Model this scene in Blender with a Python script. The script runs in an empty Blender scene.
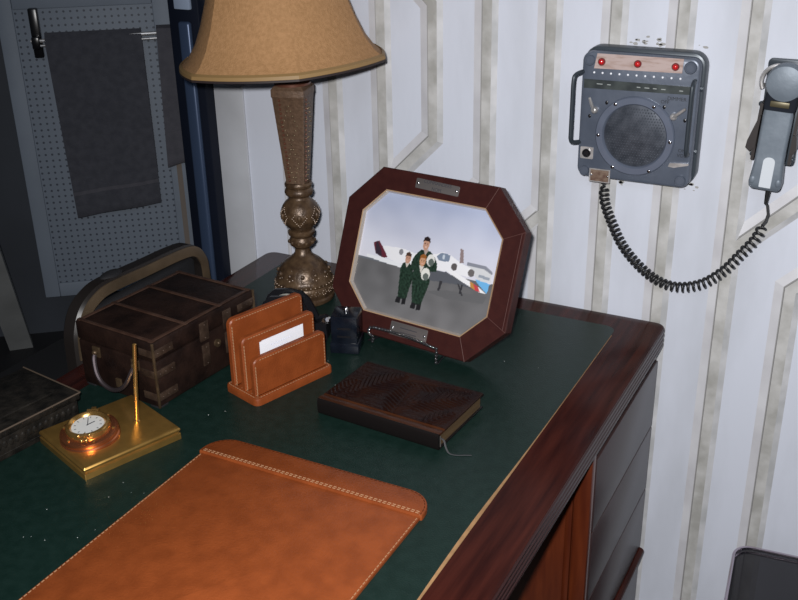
import bpy, bmesh, math, random
from mathutils import Vector, Matrix, Euler, noise

random.seed(7)
R = math.radians
PI = math.pi
C = bpy.context.scene.collection
S = bpy.context.scene

# ------------------------------------------------------------------ camera
CAM = Vector((0, 0, 1.57))
yaw, pitch, roll = 0.4865, 0.4263, -0.0206
fw = Vector((-math.sin(yaw) * math.cos(pitch), math.cos(yaw) * math.cos(pitch), -math.sin(pitch)))
rt = fw.cross(Vector((0, 0, 1))).normalized()
up = rt.cross(fw)
rt2 = rt * math.cos(roll) + up * math.sin(roll)
up2 = up * math.cos(roll) - rt * math.sin(roll)
cd = bpy.data.cameras.new('camera')
cam = bpy.data.objects.new('camera', cd)
C.objects.link(cam)
cam.matrix_world = Matrix(((rt2.x, up2.x, -fw.x, CAM.x), (rt2.y, up2.y, -fw.y, CAM.y),
                           (rt2.z, up2.z, -fw.z, CAM.z), (0, 0, 0, 1)))
cd.sensor_width = 36
cd.lens = 36 * 1022 / 798
cd.clip_start = 0.05
S.camera = cam

# ------------------------------------------------------------------ light
w = bpy.data.worlds.new('world')
S.world = w
w.use_nodes = True
bg = w.node_tree.nodes['Background']
bg.inputs[0].default_value = (0.62, 0.78, 1.0, 1)
bg.inputs[1].default_value = 0.028

fl = bpy.data.lights.new('camera_flash', 'SPOT')
fl.energy = 156
fl.color = (1.0, 0.985, 0.97)
fl.spot_size = R(106)
fl.spot_blend = 1.0
fl.shadow_soft_size = 0.018
flo = bpy.data.objects.new('camera_flash', fl)
C.objects.link(flo)
flo.location = CAM + rt2 * -0.035 + up2 * 0.045
aim = Vector((-0.60, 1.65, 0.55))
flo.rotation_euler = (aim - flo.location).to_track_quat('-Z', 'Y').to_euler()

ar = bpy.data.lights.new('overhead_fill', 'AREA')  # added unseen fill, put in for cool ambient from above
ar.shape = 'RECTANGLE'
ar.size = 1.2
ar.size_y = 0.5
ar.energy = 8
ar.color = (0.72, 0.84, 1.0)
aro = bpy.data.objects.new('overhead_fill', ar)
C.objects.link(aro)
aro.location = (0.25, -0.7, 2.4)
aro.rotation_euler = (Vector((-0.1, 1.6, 0.7)) - aro.location).to_track_quat('-Z', 'Y').to_euler()

S.view_settings.view_transform = 'Standard'
S.view_settings.look = 'None'
S.view_settings.exposure = 0.0
S.view_settings.gamma = 1.0
S.view_settings.use_curve_mapping = False

# ------------------------------------------------------------------ materials
MATS = {}


def mat(name, col, rough=0.5, metal=0.0, spec=0.5, var=0.0, vscale=20, col2=None, bump=0.0, bscale=200, coat=0.0,
        stretch=None, detail=4.0, ramp=(0.35, 0.65), trans=0.0, alpha=1.0):
    if name in MATS:
        return MATS[name]
    m = bpy.data.materials.new(name)
    m.use_nodes = True
    nt = m.node_tree
    b = nt.nodes['Principled BSDF']
    b.inputs['Base Color'].default_value = (*col, 1)
    b.inputs['Roughness'].default_value = rough
    b.inputs['Metallic'].default_value = metal
    b.inputs['Specular IOR Level'].default_value = spec
    b.inputs['Coat Weight'].default_value = coat
    b.inputs['Coat Roughness'].default_value = 0.06
    b.inputs['Transmission Weight'].default_value = trans
    b.inputs['Alpha'].default_value = alpha
    if var or col2 or bump:
        tc = nt.nodes.new('ShaderNodeTexCoord')
        mp = nt.nodes.new('ShaderNodeMapping')
        nt.links.new(tc.outputs['Object'], mp.inputs[0])
        if stretch:
            mp.inputs['Scale'].default_value = stretch
        if var or col2:
            n = nt.nodes.new('ShaderNodeTexNoise')
            n.inputs['Scale'].default_value = vscale
            n.inputs['Detail'].default_value = detail
            nt.links.new(mp.outputs[0], n.inputs['Vector'])
            r = nt.nodes.new('ShaderNodeValToRGB')
            c2 = col2 if col2 else tuple(min(1, x * (1 + var)) for x in col)
            c1 = col if col2 else tuple(x * (1 - var) for x in col)
            r.color_ramp.elements[0].position = ramp[0]
            r.color_ramp.elements[1].position = ramp[1]
            r.color_ramp.elements[0].color = (*c1, 1)
            r.color_ramp.elements[1].color = (*c2, 1)
            nt.links.new(n.outputs['Fac'], r.inputs[0])
            nt.links.new(r.outputs[0], b.inputs['Base Color'])
        if bump:
            n2 = nt.nodes.new('ShaderNodeTexNoise')
            n2.inputs['Scale'].default_value = bscale
            n2.inputs['Detail'].default_value = 3
            nt.links.new(mp.outputs[0], n2.inputs['Vector'])
            bp = nt.nodes.new('ShaderNodeBump')
            bp.inputs['Strength'].default_value = bump
            bp.inputs['Distance'].default_value = 0.002
            nt.links.new(n2.outputs['Fac'], bp.inputs['Height'])
            nt.links.new(bp.outputs[0], b.inputs['Normal'])
    MATS[name] = m
    return m


white = mat('painted_wall', (0.43, 0.45, 0.505), 0.6, col2=(0.535, 0.56, 0.64), vscale=5, stretch=(1.6, 1, 0.45), detail=10, ramp=(0.25, 0.55), bump=0.15, bscale=60)
greywall = mat('grey_wall_panel', (0.40, 0.41, 0.44), 0.6, var=0.08, vscale=8)
beige = mat('dirty_beige_strip', (0.30, 0.295, 0.28), 0.7, col2=(0.46, 0.455, 0.45), vscale=22, bump=0.3, bscale=90, detail=8)
greyslope = mat('grey_paint_slope', (0.37, 0.375, 0.385), 0.6, col2=(0.52, 0.52, 0.54), vscale=18)  # greyer tone for the right slope of each rib
lilac = mat('pale_paint_slope', (0.47, 0.465, 0.495), 0.55, col2=(0.57, 0.57, 0.60), vscale=12)
crack = mat('dark_seam', (0.27, 0.265, 0.265), 0.8)
darkwall = mat('dark_slate_wall', (0.0357, 0.0420, 0.0546), 0.7, var=0.15, vscale=3)
floorm = mat('dark_floor', (0.0140, 0.0140, 0.0160), 0.6, var=0.2, vscale=5)
navy = mat('navy_paint', (0.004, 0.006, 0.013), 0.5, spec=0.25, var=0.1, vscale=8)
navybright = mat('navy_highlight', (0.040, 0.062, 0.115), 0.35, metal=0.4)  # paler navy that stands for the highlight on the jamb
mahog = mat('dark_mahogany', (0.0165, 0.0034, 0.0026), 0.20, spec=0.10, col2=(0.0465, 0.0105, 0.0067), vscale=9,
            stretch=(9, 0.7, 9), coat=0.0, ramp=(0.3, 0.75))
mahogred = mat('red_mahogany', (0.0480, 0.0086, 0.0029), 0.3, col2=(0.0816, 0.0163, 0.0048), vscale=10, stretch=(6, 6, 0.7),
               coat=0.2)
drawerm = mat('lacquered_drawer_front', (0.0280, 0.0144, 0.0144), 0.36, spec=0.5)
felt = mat('green_leather', (0.0040, 0.0138, 0.0108), 0.42, spec=0.3, col2=(0.0065, 0.0183, 0.0149), vscale=60, bump=0.2, bscale=420)
tan = mat('bare_wood_edge', (0.2700, 0.1500, 0.0675), 0.6, var=0.15, vscale=60)
leather = mat('tan_leather', (0.160, 0.0360, 0.0085), 0.42, spec=0.3, col2=(0.205, 0.0475, 0.0115), vscale=35, bump=0.25, bscale=350)
leatheredge = mat('tan_leather_edge', (0.2068, 0.0489, 0.0096), 0.45, spec=0.35)
stitchm = mat('pale_stitching', (0.3075, 0.1637, 0.0843), 0.7)
brass = mat('brass', (0.46, 0.27, 0.075), 0.33, metal=0.85, var=0.12, vscale=40)
brassb = mat('polished_brass', (0.66, 0.38, 0.12), 0.2, metal=0.9)
copper = mat('copper', (0.50, 0.17, 0.075), 0.25, metal=0.9)
dial = mat('white_dial', (0.5460, 0.5460, 0.5320), 0.4)
blackm = mat('black_plastic', (0.008, 0.008, 0.010), 0.25)
blackmatte = mat('black_upholstery', (0.006, 0.006, 0.008), 0.75)
chestw = mat('worn_brown_leather', (0.0059, 0.0026, 0.0020), 0.55, spec=0.2, col2=(0.0165, 0.0079, 0.0056), vscale=28, bump=0.4, bscale=160, detail=8)
strapm = mat('brown_strap', (0.0349, 0.0167, 0.0112), 0.5, spec=0.25, col2=(0.0558, 0.0302, 0.0209), vscale=45)
antbrass = mat('antique_brass', (0.0960, 0.0630, 0.0360), 0.45, metal=0.6, var=0.25, vscale=60)
iron = mat('iron_handle', (0.0825, 0.0660, 0.0715), 0.4, metal=0.75)
chestb = mat('dark_carved_wood', (0.0043, 0.0040, 0.0036), 0.55, spec=0.2, col2=(0.0151, 0.0130, 0.0108), vscale=55, bump=0.9, bscale=110, detail=8)
trimw = mat('chest_edge', (0.075, 0.055, 0.04), 0.45)
bent = mat('bentwood', (0.0510, 0.0360, 0.0228), 0.38, col2=(0.0900, 0.0630, 0.0390), vscale=10, stretch=(14, 1, 1))
bentd = mat('dark_bentwood', (0.014, 0.011, 0.010), 0.4)
bookc = mat('embossed_brown_leather', (0.0072, 0.0022, 0.0020), 0.42, spec=0.2, col2=(0.0149, 0.0043, 0.0020), vscale=30, bump=0.3, bscale=300)
bookred = mat('rubbed_red_leather', (0.0302, 0.0092, 0.0038), 0.35, spec=0.3, col2=(0.0462, 0.0147, 0.0055), vscale=30)
spinem = mat('black_leather_spine', (0.0060, 0.0048, 0.0048), 0.35, spec=0.2)
pages = mat('gilt_page_edges', (0.075, 0.046, 0.021), 0.5, var=0.25, vscale=300, stretch=(0.05, 0.05, 6))
ribbonm = mat('grey_ribbon', (0.0429, 0.0429, 0.0462), 0.6)
frameleather = mat('maroon_leather', (0.0302, 0.0079, 0.0072), 0.4, spec=0.3, col2=(0.0374, 0.0101, 0.0086), vscale=60, bump=0.1, bscale=400)
framestitch = mat('frame_seam', (0.085, 0.035, 0.03), 0.6)
gilt = mat('gilt_fillet', (0.50, 0.33, 0.20), 0.32, metal=0.35)
silverfil = mat('silver_fillet', (0.62, 0.55, 0.50), 0.25, metal=0.6)
plate = mat('nickel_plate', (0.1820, 0.1645, 0.1610), 0.28, metal=0.55)
platetxt = mat('engraved_letters', (0.035, 0.035, 0.045), 0.5)
chrome = mat('chrome', (0.75, 0.74, 0.76), 0.12, metal=1.0)
shadem = mat('burlap_shade', (0.285, 0.150, 0.060), 0.8, col2=(0.345, 0.185, 0.080), vscale=160, bump=0.5, bscale=500)
shadeb = mat('shade_binding', (0.2248, 0.1371, 0.0535), 0.6)
shadein = mat('shade_lining', (0.10, 0.075, 0.05), 0.9)
lampm = mat('bronze_resin', (0.0501, 0.0278, 0.0150), 0.38, metal=0.3, col2=(0.1058, 0.0637, 0.0340), vscale=70, bump=0.5, bscale=140)
lampneck = mat('woven_bronze_panel', (0.0797, 0.0466, 0.0285), 0.5, metal=0.15, col2=(0.1144, 0.0684, 0.0425), vscale=140, bump=0.5, bscale=300)
lampcap = mat('red_brown_cap', (0.11, 0.042, 0.026), 0.35, metal=0.3)
stud = mat('brass_stud', (0.3500, 0.2660, 0.1680), 0.25, metal=0.9)
cubem = mat('glossy_black_stone', (0.0034, 0.0046, 0.0084), 0.2, spec=0.3, col2=(0.0067, 0.0092, 0.0151), vscale=40)
icgrey = mat('blue_grey_enamel', (0.0797, 0.0949, 0.1290), 0.36, metal=0.25, col2=(0.0991, 0.1166, 0.1545), vscale=24, bump=0.15, bscale=120)
icdark = mat('dark_grey_enamel', (0.040, 0.050, 0.062), 0.35, metal=0.3)
grillem = mat('speaker_grille_metal', (0.050, 0.058, 0.075), 0.35, metal=0.5, col2=(0.085, 0.095, 0.118), vscale=70)
pinkplate = mat('worn_indicator_plate', (0.3910, 0.3060, 0.2890), 0.5, col2=(0.2890, 0.1997, 0.1700), vscale=40, stretch=(1, 1, 5), ramp=(0.45, 0.7))
redm = mat('red_jewel', (0.50, 0.012, 0.014), 0.2, coat=0.5)
whitedot = mat('white_paint_dot', (0.78, 0.80, 0.86), 0.4)
bandm = mat('black_legend_strip', (0.020, 0.026, 0.028), 0.4, col2=(0.045, 0.055, 0.055), vscale=40)
steel = mat('worn_steel', (0.5750, 0.5625, 0.5625), 0.35, metal=0.7, var=0.2, vscale=80)
brownplate = mat('brown_data_plate', (0.085, 0.045, 0.032), 0.45, col2=(0.17, 0.12, 0.09), vscale=130)
hsgrey = mat('handset_metal', (0.1238, 0.1495, 0.1825), 0.5, metal=0.2, col2=(0.1552, 0.1845, 0.2213), vscale=30, bump=0.2, bscale=90)
hslabel = mat('pale_label', (0.5220, 0.5580, 0.6030), 0.4)
rubber = mat('black_rubber', (0.010, 0.010, 0.011), 0.45)
clipm = mat('brown_black_bracket', (0.035, 0.030, 0.030), 0.45, metal=0.4)
towelm = mat('charcoal_towel', (0.050, 0.052, 0.066), 0.95, col2=(0.066, 0.068, 0.084), vscale=45, bump=0.8, bscale=240)
towelb = mat('grey_towel', (0.075, 0.074, 0.090), 0.95, col2=(0.090, 0.088, 0.105), vscale=45, bump=0.8, bscale=240)
pegframe = mat('grey_panel_border', (0.205, 0.24, 0.295), 0.6, var=0.06, vscale=6)
plankm = mat('pale_board', (0.2520, 0.2590, 0.2590), 0.6, var=0.1, vscale=8)
cardm = mat('white_card', (0.74, 0.75, 0.80), 0.6)
inkm = mat('blue_grey_ink', (0.42, 0.45, 0.60), 0.6)
tapem = mat('clear_tape_roll', (0.46, 0.45, 0.40), 0.35)


def nodemat(name):
    m = bpy.data.materials.new(name)
    m.use_nodes = True
    MATS[name] = m
    return m, m.node_tree, m.node_tree.nodes['Principled BSDF']


def dot_material(name, base, hole, pitch, rad, axes=('X', 'Z')):
    m, nt, b = nodemat(name)
    tc = nt.nodes.new('ShaderNodeTexCoord')
    sp = nt.nodes.new('ShaderNodeSeparateXYZ')
    nt.links.new(tc.outputs['Object'], sp.inputs[0])

    def math_(op, a, v=None):
        n = nt.nodes.new('ShaderNodeMath')
        n.operation = op
        nt.links.new(a, n.inputs[0])
        if v is not None:
            if hasattr(v, 'default_value') or hasattr(v, 'is_linked'):
                nt.links.new(v, n.inputs[1])
            else:
                n.inputs[1].default_value = v
        return n.outputs[0]
    sq = []
    for a in axes:
        t = math_('DIVIDE', sp.outputs[a], pitch)
        t = math_('FRACT', t)
        t = math_('SUBTRACT', t, 0.5)
        sq.append(math_('MULTIPLY', t, t))
    d = math_('SQRT', math_('ADD', sq[0], sq[1]))
    lt = math_('LESS_THAN', d, rad)
    mx = nt.nodes.new('ShaderNodeMix')
    mx.data_type = 'RGBA'
    nt.links.new(lt, mx.inputs['Factor'])
    mx.inputs['A'].default_value = (*base, 1)
    mx.inputs['B'].default_value = (*hole, 1)
    nt.links.new(mx.outputs['Result'], b.inputs['Base Color'])
    b.inputs['Roughness'].default_value = 0.6
    return m


pegm = dot_material('perforated_board', (0.20, 0.235, 0.29), (0.065, 0.076, 0.10), 0.0205, 0.18)

# see-through wire mesh for the waste basket
meshm, nt, b = nodemat('black_wire_mesh')
b.inputs['Base Color'].default_value = (0.030, 0.030, 0.036, 1)
b.inputs['Roughness'].default_value = 0.3
tr_ = nt.nodes.new('ShaderNodeBsdfTransparent')
mxs = nt.nodes.new('ShaderNodeMixShader')
mxs.inputs[0].default_value = 0.80
nt.links.new(tr_.outputs[0], mxs.inputs[1])
nt.links.new(b.outputs[0], mxs.inputs[2])
nt.links.new(mxs.outputs[0], nt.nodes['Material Output'].inputs[0])

# printed photograph: colour comes with the print
photom, nt, b = nodemat('photo_print')
at = nt.nodes.new('ShaderNodeVertexColor')
at.layer_name = 'print'
nt.links.new(at.outputs[0], b.inputs['Base Color'])
b.inputs['Roughness'].default_value = 0.35


# ------------------------------------------------------------------ mesh helpers
def rot(ax, a):
    return Matrix.Rotation(a, 4, ax)


def tr(x, y, z):
    return Matrix.Translation((x, y, z))


class MB:
    def __init__(self):
        self.bm = bmesh.new()
        self.mi = 0

    def _fin(self, verts, M):
        if M is not None:
            bmesh.ops.transform(self.bm, matrix=M, verts=verts)
        fs = set()
        for v in verts:
            fs.update(v.link_faces)
        for f in fs:
            f.material_index = self.mi
        return self

    def box(self, x0, x1, y0, y1, z0, z1, bev=0.0, seg=2, M=None):
        r = bmesh.ops.create_cube(self.bm, size=1)
        vs = r['verts']
        bmesh.ops.transform(self.bm, matrix=tr((x0 + x1) / 2, (y0 + y1) / 2, (z0 + z1) / 2) @
                            Matrix.Diagonal((abs(x1 - x0), abs(y1 - y0), abs(z1 - z0), 1)), verts=vs)
        if bev > 0:
            es = list({e for v in vs for e in v.link_edges})
            rr = bmesh.ops.bevel(self.bm, geom=es, offset=bev, segments=seg, affect='EDGES', profile=0.5)
            vs = list({v for f in rr['faces'] for v in f.verts} | {v for v in vs if v.is_valid})
            vs = self._island(vs)
        return self._fin(vs, M)

    def _island(self, vs):
        seen = set(vs)
        st = list(vs)
        while st:
            v = st.pop()
            for e in v.link_edges:
                o = e.other_vert(v)
                if o not in seen:
                    seen.add(o)
                    st.append(o)
        return list(seen)

    def rings(self, rings, closed=True, cap0=True, cap1=True, loop=False, M=None):
        bm = self.bm
        R_ = [[bm.verts.new(p) for p in r] for r in rings]
        n = len(R_[0])
        pairs = list(zip(R_, R_[1:]))
        if loop:
            pairs.append((R_[-1], R_[0]))
        for a, c in pairs:
            for i in range(n if closed else n - 1):
                j = (i + 1) % n
                try:
                    bm.faces.new((a[i], a[j], c[j], c[i]))
                except ValueError:
                    pass
        if not loop:
            if cap0 and n > 2:
                bm.faces.new(list(reversed(R_[0])))
            if cap1 and n > 2:
                bm.faces.new(R_[-1])
        return self._fin([v for r in R_ for v in r], M)

    def lathe(self, prof, n=32, M=None, cap=True):
        rg = [[(r * math.cos(2 * PI * i / n), r * math.sin(2 * PI * i / n), z) for i in range(n)] for r, z in prof]
        return self.rings(rg, cap0=cap, cap1=cap, M=M)

    def cyl(self, r, z0, z1, n=24, r2=None, M=None):
        return self.lathe([(r, z0), (r if r2 is None else r2, z1)], n, M)

    def prism(self, pts, z0, z1, bev=0.0, M=None):
        """pts CCW in xy, extruded in z; bev chamfers the top edge"""
        rg = [[(x, y, z0) for x, y in pts]]
        if bev:
            ins = inset(pts, bev)
            ins2 = inset(pts, bev * 0.3)
            rg += [[(x, y, z1 - bev) for x, y in pts], [(x, y, z1 - bev * 0.3) for x, y in ins2], [(x, y, z1) for x, y in ins]]
        else:
            rg += [[(x, y, z1) for x, y in pts]]
        return self.rings(rg, M=M)

    def tube(self, pts, r, n=8, closed=False, M=None, flat=1.0, cap=True):
        pts = [Vector(p) for p in pts]
        rg = []
        m = len(pts)
        N = None
        for i, p in enumerate(pts):
            if closed:
                t = pts[(i + 1) % m] - pts[i - 1]
            else:
                t = pts[min(i + 1, m - 1)] - pts[max(i - 1, 0)]
            t.normalize()
            if N is None:
                N = t.cross(Vector((0, 0, 1)))
                if N.length < 1e-3:
                    N = t.cross(Vector((1, 0, 0)))
            N = (N - t * N.dot(t)).normalized()
            Bn = t.cross(N)
            rr = r[i] if isinstance(r, (list, tuple)) else r
            rg.append([p + N * (rr * math.cos(2 * PI * k / n)) + Bn * (rr * flat * math.sin(2 * PI * k / n)) for k in range(n)])
        return self.rings(rg, loop=closed, cap0=cap, cap1=cap, M=M)

    def ball(self, c, r, seg=10, rings=6, sc=(1, 1, 1), M=None):
        rr = bmesh.ops.create_uvsphere(self.bm, u_segments=seg, v_segments=rings, radius=r)
        vs = rr['verts']
        bmesh.ops.transform(self.bm, matrix=tr(*c) @ Matrix.Diagonal((*sc, 1)), verts=vs)
        return self._fin(vs, M)

    def build(self, name, m, parent=None, world=False, smooth=35, recalc=True):
        bm = self.bm
        if recalc:
            bmesh.ops.recalc_face_normals(bm, faces=bm.faces)
        me = bpy.data.meshes.new(name)
        bm.to_mesh(me)
        bm.free()
        for mm in (m if isinstance(m, (list, tuple)) else [m]):
            me.materials.append(mm)
        if parent is not None and world:
            me.transform(WM(parent).inverted())
        if smooth:
            me.shade_smooth()
            try:
                me.set_sharp_from_angle(angle=R(smooth))
            except Exception:
                pass
        o = bpy.data.objects.new(name, me)
        C.objects.link(o)
        if parent is not None:
            o.parent = parent
        return o


def build_each(mb, name, m, parent=None, world=False, smooth=35, gap=1e-5):
    """one object per separate piece of the mesh"""
    bm = mb.bm
    bm.verts.ensure_lookup_table()
    seen, out = set(), []
    for v0 in list(bm.verts):
        if v0 in seen:
            continue
        isl = mb._island([v0])
        seen.update(isl)
        p = MB()
        mp_ = {v: p.bm.verts.new(v.co) for v in isl}
        for f in {f for v in isl for f in v.link_faces}:
            nf = p.bm.faces.new([mp_[v] for v in f.verts])
            nf.material_index = f.material_index
        out.append(p.build(name, m, parent, world, smooth))
    bm.free()
    return out


def WM(o):
    m = Matrix.Translation(o.location) @ o.rotation_euler.to_matrix().to_4x4()
    return WM(o.parent) @ m if o.parent else m


def inset(pts, d):
    n = len(pts)
    out = []
    for i in range(n):
        p0, p1, p2 = Vector(pts[i - 1]), Vector(pts[i]), Vector(pts[(i + 1) % n])
        a = (p1 - p0).normalized()
        c = (p2 - p1).normalized()
        na, nc = Vector((-a.y, a.x)), Vector((-c.y, c.x))
        bis = (na + nc)
        if bis.length < 1e-6:
            bis = na
        bis.normalize()
        k = d / max(0.3, bis.dot(na))
        out.append(tuple(p1 + bis * k))
    return out


def rrect(x0, x1, y0, y1, r, seg=6):
    """rounded rectangle, CCW; r may be 4 radii for corners (x1y0, x1y1, x0y1, x0y0)"""
    rs = r if isinstance(r, (list, tuple)) else (r,) * 4
    pts = []
    for (cx, cy, sx, sy, a0, q) in ((x1, y0, -1, 1, -90, rs[0]), (x1, y1, -1, -1, 0, rs[1]), (x0, y1, 1, -1, 90, rs[2]), (x0, y0, 1, 1, 180, rs[3])):
        for k in range(seg + 1):
            a = R(a0 + 90 * k / seg)
            pts.append((cx + sx * q + q * math.cos(a), cy + sy * q + q * math.sin(a)))
    return pts


def thing(name, label, cat, loc=(0, 0, 0), rz=0, group=None, rotm=None):
    o = bpy.data.objects.new(name, None)
    o.empty_display_size = 0.05
    C.objects.link(o)
    o.location = loc
    o.rotation_euler = rotm.to_euler() if rotm is not None else (0, 0, rz)
    return tag(o, label, cat, group)


def tag(o, label, cat, group=None):
    o['label'] = label
    o['category'] = cat
    if group:
        o['group'] = group
    return o


def struct(o):
    o['kind'] = 'structure'
    return o


def dashes(mb, a, b, L=0.0045, gap=0.0025, wd=0.0007, h=0.0006, up=Vector((0, 0, 1))):
    a, b = Vector(a), Vector(b)
    d = (b - a)
    ln = d.length
    d.normalize()
    side = d.cross(up).normalized()
    n = max(1, int(ln / (L + gap)))
    st = ln / n
    for i in range(n):
        p = a + d * (i * st + gap / 2)
        q = p + d * (st - gap)
        rg = []
        for t in (p, q):
            rg.append([t - side * wd, t + side * wd, t + side * wd * 0.6 + up * h, t - side * wd * 0.6 + up * h])
        mb.rings(rg)
    return mb


def dash_path(mb, pts, **k):
    for a, b in zip(pts, pts[1:]):
        dashes(mb, a, b, **k)
    return mb


def text(name, s, size, m, parent, M, ext=0.0002, align='CENTER'):
    cu = bpy.data.curves.new(name, 'FONT')
    cu.body = s
    cu.size = size
    cu.extrude = ext
    cu.align_x = align
    cu.align_y = 'CENTER'
    cu.materials.append(m)
    t_o = bpy.data.objects.new(name, cu)
    C.objects.link(t_o)
    bpy.context.view_layer.update()
    me = bpy.data.meshes.new_from_object(t_o.evaluated_get(bpy.context.evaluated_depsgraph_get()))
    bpy.data.objects.remove(t_o)
    me.name = name
    o = bpy.data.objects.new(name, me)
    C.objects.link(o)
    o.parent = parent
    o.matrix_local = M
    return o


DZ = 0.75
W = 1.721

# ================================================================== THE SETTING
struct(MB().box(-4.5, 2.2, -1.6, 4.6, -0.05, 0.0).build('floor', floorm))
struct(MB().box(-1.338, 2.2, W, W + 0.06, 0, 2.5).build('wall_back', white))
struct(MB().box(-1.338, -1.264, W - 0.006, W + 0.0, 0, 2.5, 0.002).build('trim_1', greywall))


def rib(n, pts, cut0=None, cut1=None):
    prof = [(-0.024, 0, 0), (-0.009, 0.0038, 1), (-0.0075, 0.0032, 2), (-0.0060, 0.0058, 3), (0.012, 0.0058, 3), (0.022, 0, 0)]
    hs_ = 0.9 if len(pts) == 2 and pts[0][0] != pts[1][0] else 1.0
    mats_ = [lilac, crack, beige, greyslope]
    seg_m = [0, 1, 1, 2, 3]
    bm = bmesh.new()
    P = [Vector((x, z)) for x, z in pts]
    rgs = []
    for i, p in enumerate(P):
        dirs = []
        if i > 0:
            dirs.append((P[i] - P[i - 1]).normalized())
        if i < len(P) - 1:
            dirs.append((P[i + 1] - P[i]).normalized())
        # paths run bottom to top; "right" side of the path is +u
        ns = [Vector((d.y, -d.x)) for d in dirs]
        nn = sum(ns, Vector((0, 0))).normalized()
        k = 1 / max(0.4, nn.dot(ns[0]))
        row = []
        for u, h, _ in prof:
            qx, qz = p.x + nn.x * u * k, p.y + nn.y * u * k
            cut = cut0 if i == 0 else (cut1 if i == len(P) - 1 else None)
            if cut is not None:
                qz += dirs[0].y / dirs[0].x * (cut - qx)
                qx = cut
            row.append(bm.verts.new((qx, W - h * hs_, qz)))
        rgs.append(row)
    for a, c in zip(rgs, rgs[1:]):
        for i in range(len(prof) - 1):
            f = bm.faces.new((a[i], a[i + 1], c[i + 1], c[i]))
            f.material_index = seg_m[i]
    for e_ in (rgs[0], rgs[-1]):
        bm.faces.new(e_)
    bmesh.ops.recalc_face_normals(bm, faces=bm.faces)
    me = bpy.data.meshes.new('trim')
    bm.to_mesh(me)
    bm.free()
    for m in mats_:
        me.materials.append(m)
    o = bpy.data.objects.new('trim_%d' % n, me)
    C.objects.link(o)
    struct(o)


T = 2.5
ribs = [
    [(-1.048, 0), (-1.048, T)], [(-0.938, 0), (-0.938, T)],
    [(-0.938, 0.935), (-0.830, 1.043), (-0.830, 1.292), (-0.938, 1.40)],
    [(-0.97, 0.715), (-0.722, 0.965), (-0.722, 1.42), (-0.938, 1.64)],
    [(-0.603, 0), (-0.603, T)], [(-0.83, 0.70), (-0.612, 0.918)],
    [(-0.489, 0), (-0.489, T)], [(-0.378, 0), (-0.378, T)],
    [(-0.264, 0), (-0.264, T)], [(-0.255, 0.914), (0.05, 1.22), (0.05, T)],
    [(-0.155, 0), (-0.155, 0.852), (0.16, 1.165), (0.16, T)],
    [(-0.03, 0), (-0.03, 0.79), (0.28, 1.10), (0.28, T)],
    [(0.10, 0), (0.10, 0.73), (0.40, 1.03), (0.40, T)],
    [(0.55, 0), (0.55, T)], [(0.70, 0), (0.70, T)], [(0.85, 0), (0.85, T)], [(1.0, 0), (1.0, T)],
]
for i, p in enumerate(ribs):
    rib(i + 2, p, -0.252 if p[0] == (-0.255, 0.914) else None, -0.607 if p[-1] == (-0.612, 0.918) else None)
struct(MB().box(-1.178, -1.170, W - 0.004, W, 0, T, 0.001).build('trim_30', lilac))

# door jamb at the left end of the white wall: dark navy, its blue highlight put in as a paler rounded strip
jamb = struct(MB().box(-1.416, -1.338, 1.690, 1.78, 0, T, 0.003).build('trim_40', navy))
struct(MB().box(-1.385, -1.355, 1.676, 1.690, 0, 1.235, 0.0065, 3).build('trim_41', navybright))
struct(MB().box(-1.392, -1.352, 1.680, 1.690, 1.258, 1.42, 0.003).build('trim_42', mat('pale_blue_plate', (0.22, 0.27, 0.36), 0.5)))

# dark room seen past the jamb: one angled wall
th = R(38)
PM = Matrix.Translation((-2.58534, 2.28441, 0)) @ rot('Z', th)      # x along the wall, -y towards the camera
wl = MB().box(-2.2, 2.6, 0.02, 0.08, 0, 2.5, M=PM)
struct(wl.build('wall_left', darkwall))

# ---- perforated board, rail, towels on the angled wall
pb = thing('perforated_board', 'grey perforated board panel on the dark wall behind two towels', 'board', PM @ Vector((0.27, 0.02, 0.14)), th)
MB().box(-0.245, 0.245, -0.016, -0.004, 0.03, 0.975, 0.001).build('board_panel', pegm, pb)
fb = MB()
fb.box(-0.272, -0.222, -0.022, 0.0, 0.0, 1.06, 0.004).box(0.198, 0.262, -0.022, 0.0, 0.0, 1.06, 0.004)
fb.box(-0.222, 0.198, -0.022, 0.0, 0.965, 1.06, 0.004).box(-0.222, 0.198, -0.022, 0.0, 0.0, 0.05, 0.004)
fb.build('border', pegframe, pb)
MB().box(0.218, 0.235, -0.0235, -0.020, 0.02, 0.55).build('stain_strip', mat('rusty_stain', (0.18, 0.15, 0.13), 0.8), pb)

rail = thing('towel_rail', 'thin steel towel rail on a black bracket across the perforated board', 'rail', PM @ Vector((0.10, -0.003, 1.015)), th)
MB().tube([(-0.005, -0.042, 0.0), (0.66, -0.042, 0.012)], 0.006, 10).build('bar', steel, rail)
MB().tube([(0.0, -0.042, -0.015), (0.66, -0.042, -0.004)], 0.004, 10).build('bar', steel, rail)
MB().box(-0.004, 0.024, -0.026, 0.0, -0.055, 0.095, 0.004).box(-0.002, 0.022, -0.052, -0.02, -0.024, 0.014, 0.004).build('bracket', blackm, rail)
MB().box(0.64, 0.664, -0.050, 0.0, -0.05, 0.05, 0.004).build('bracket', blackm, rail)


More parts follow.
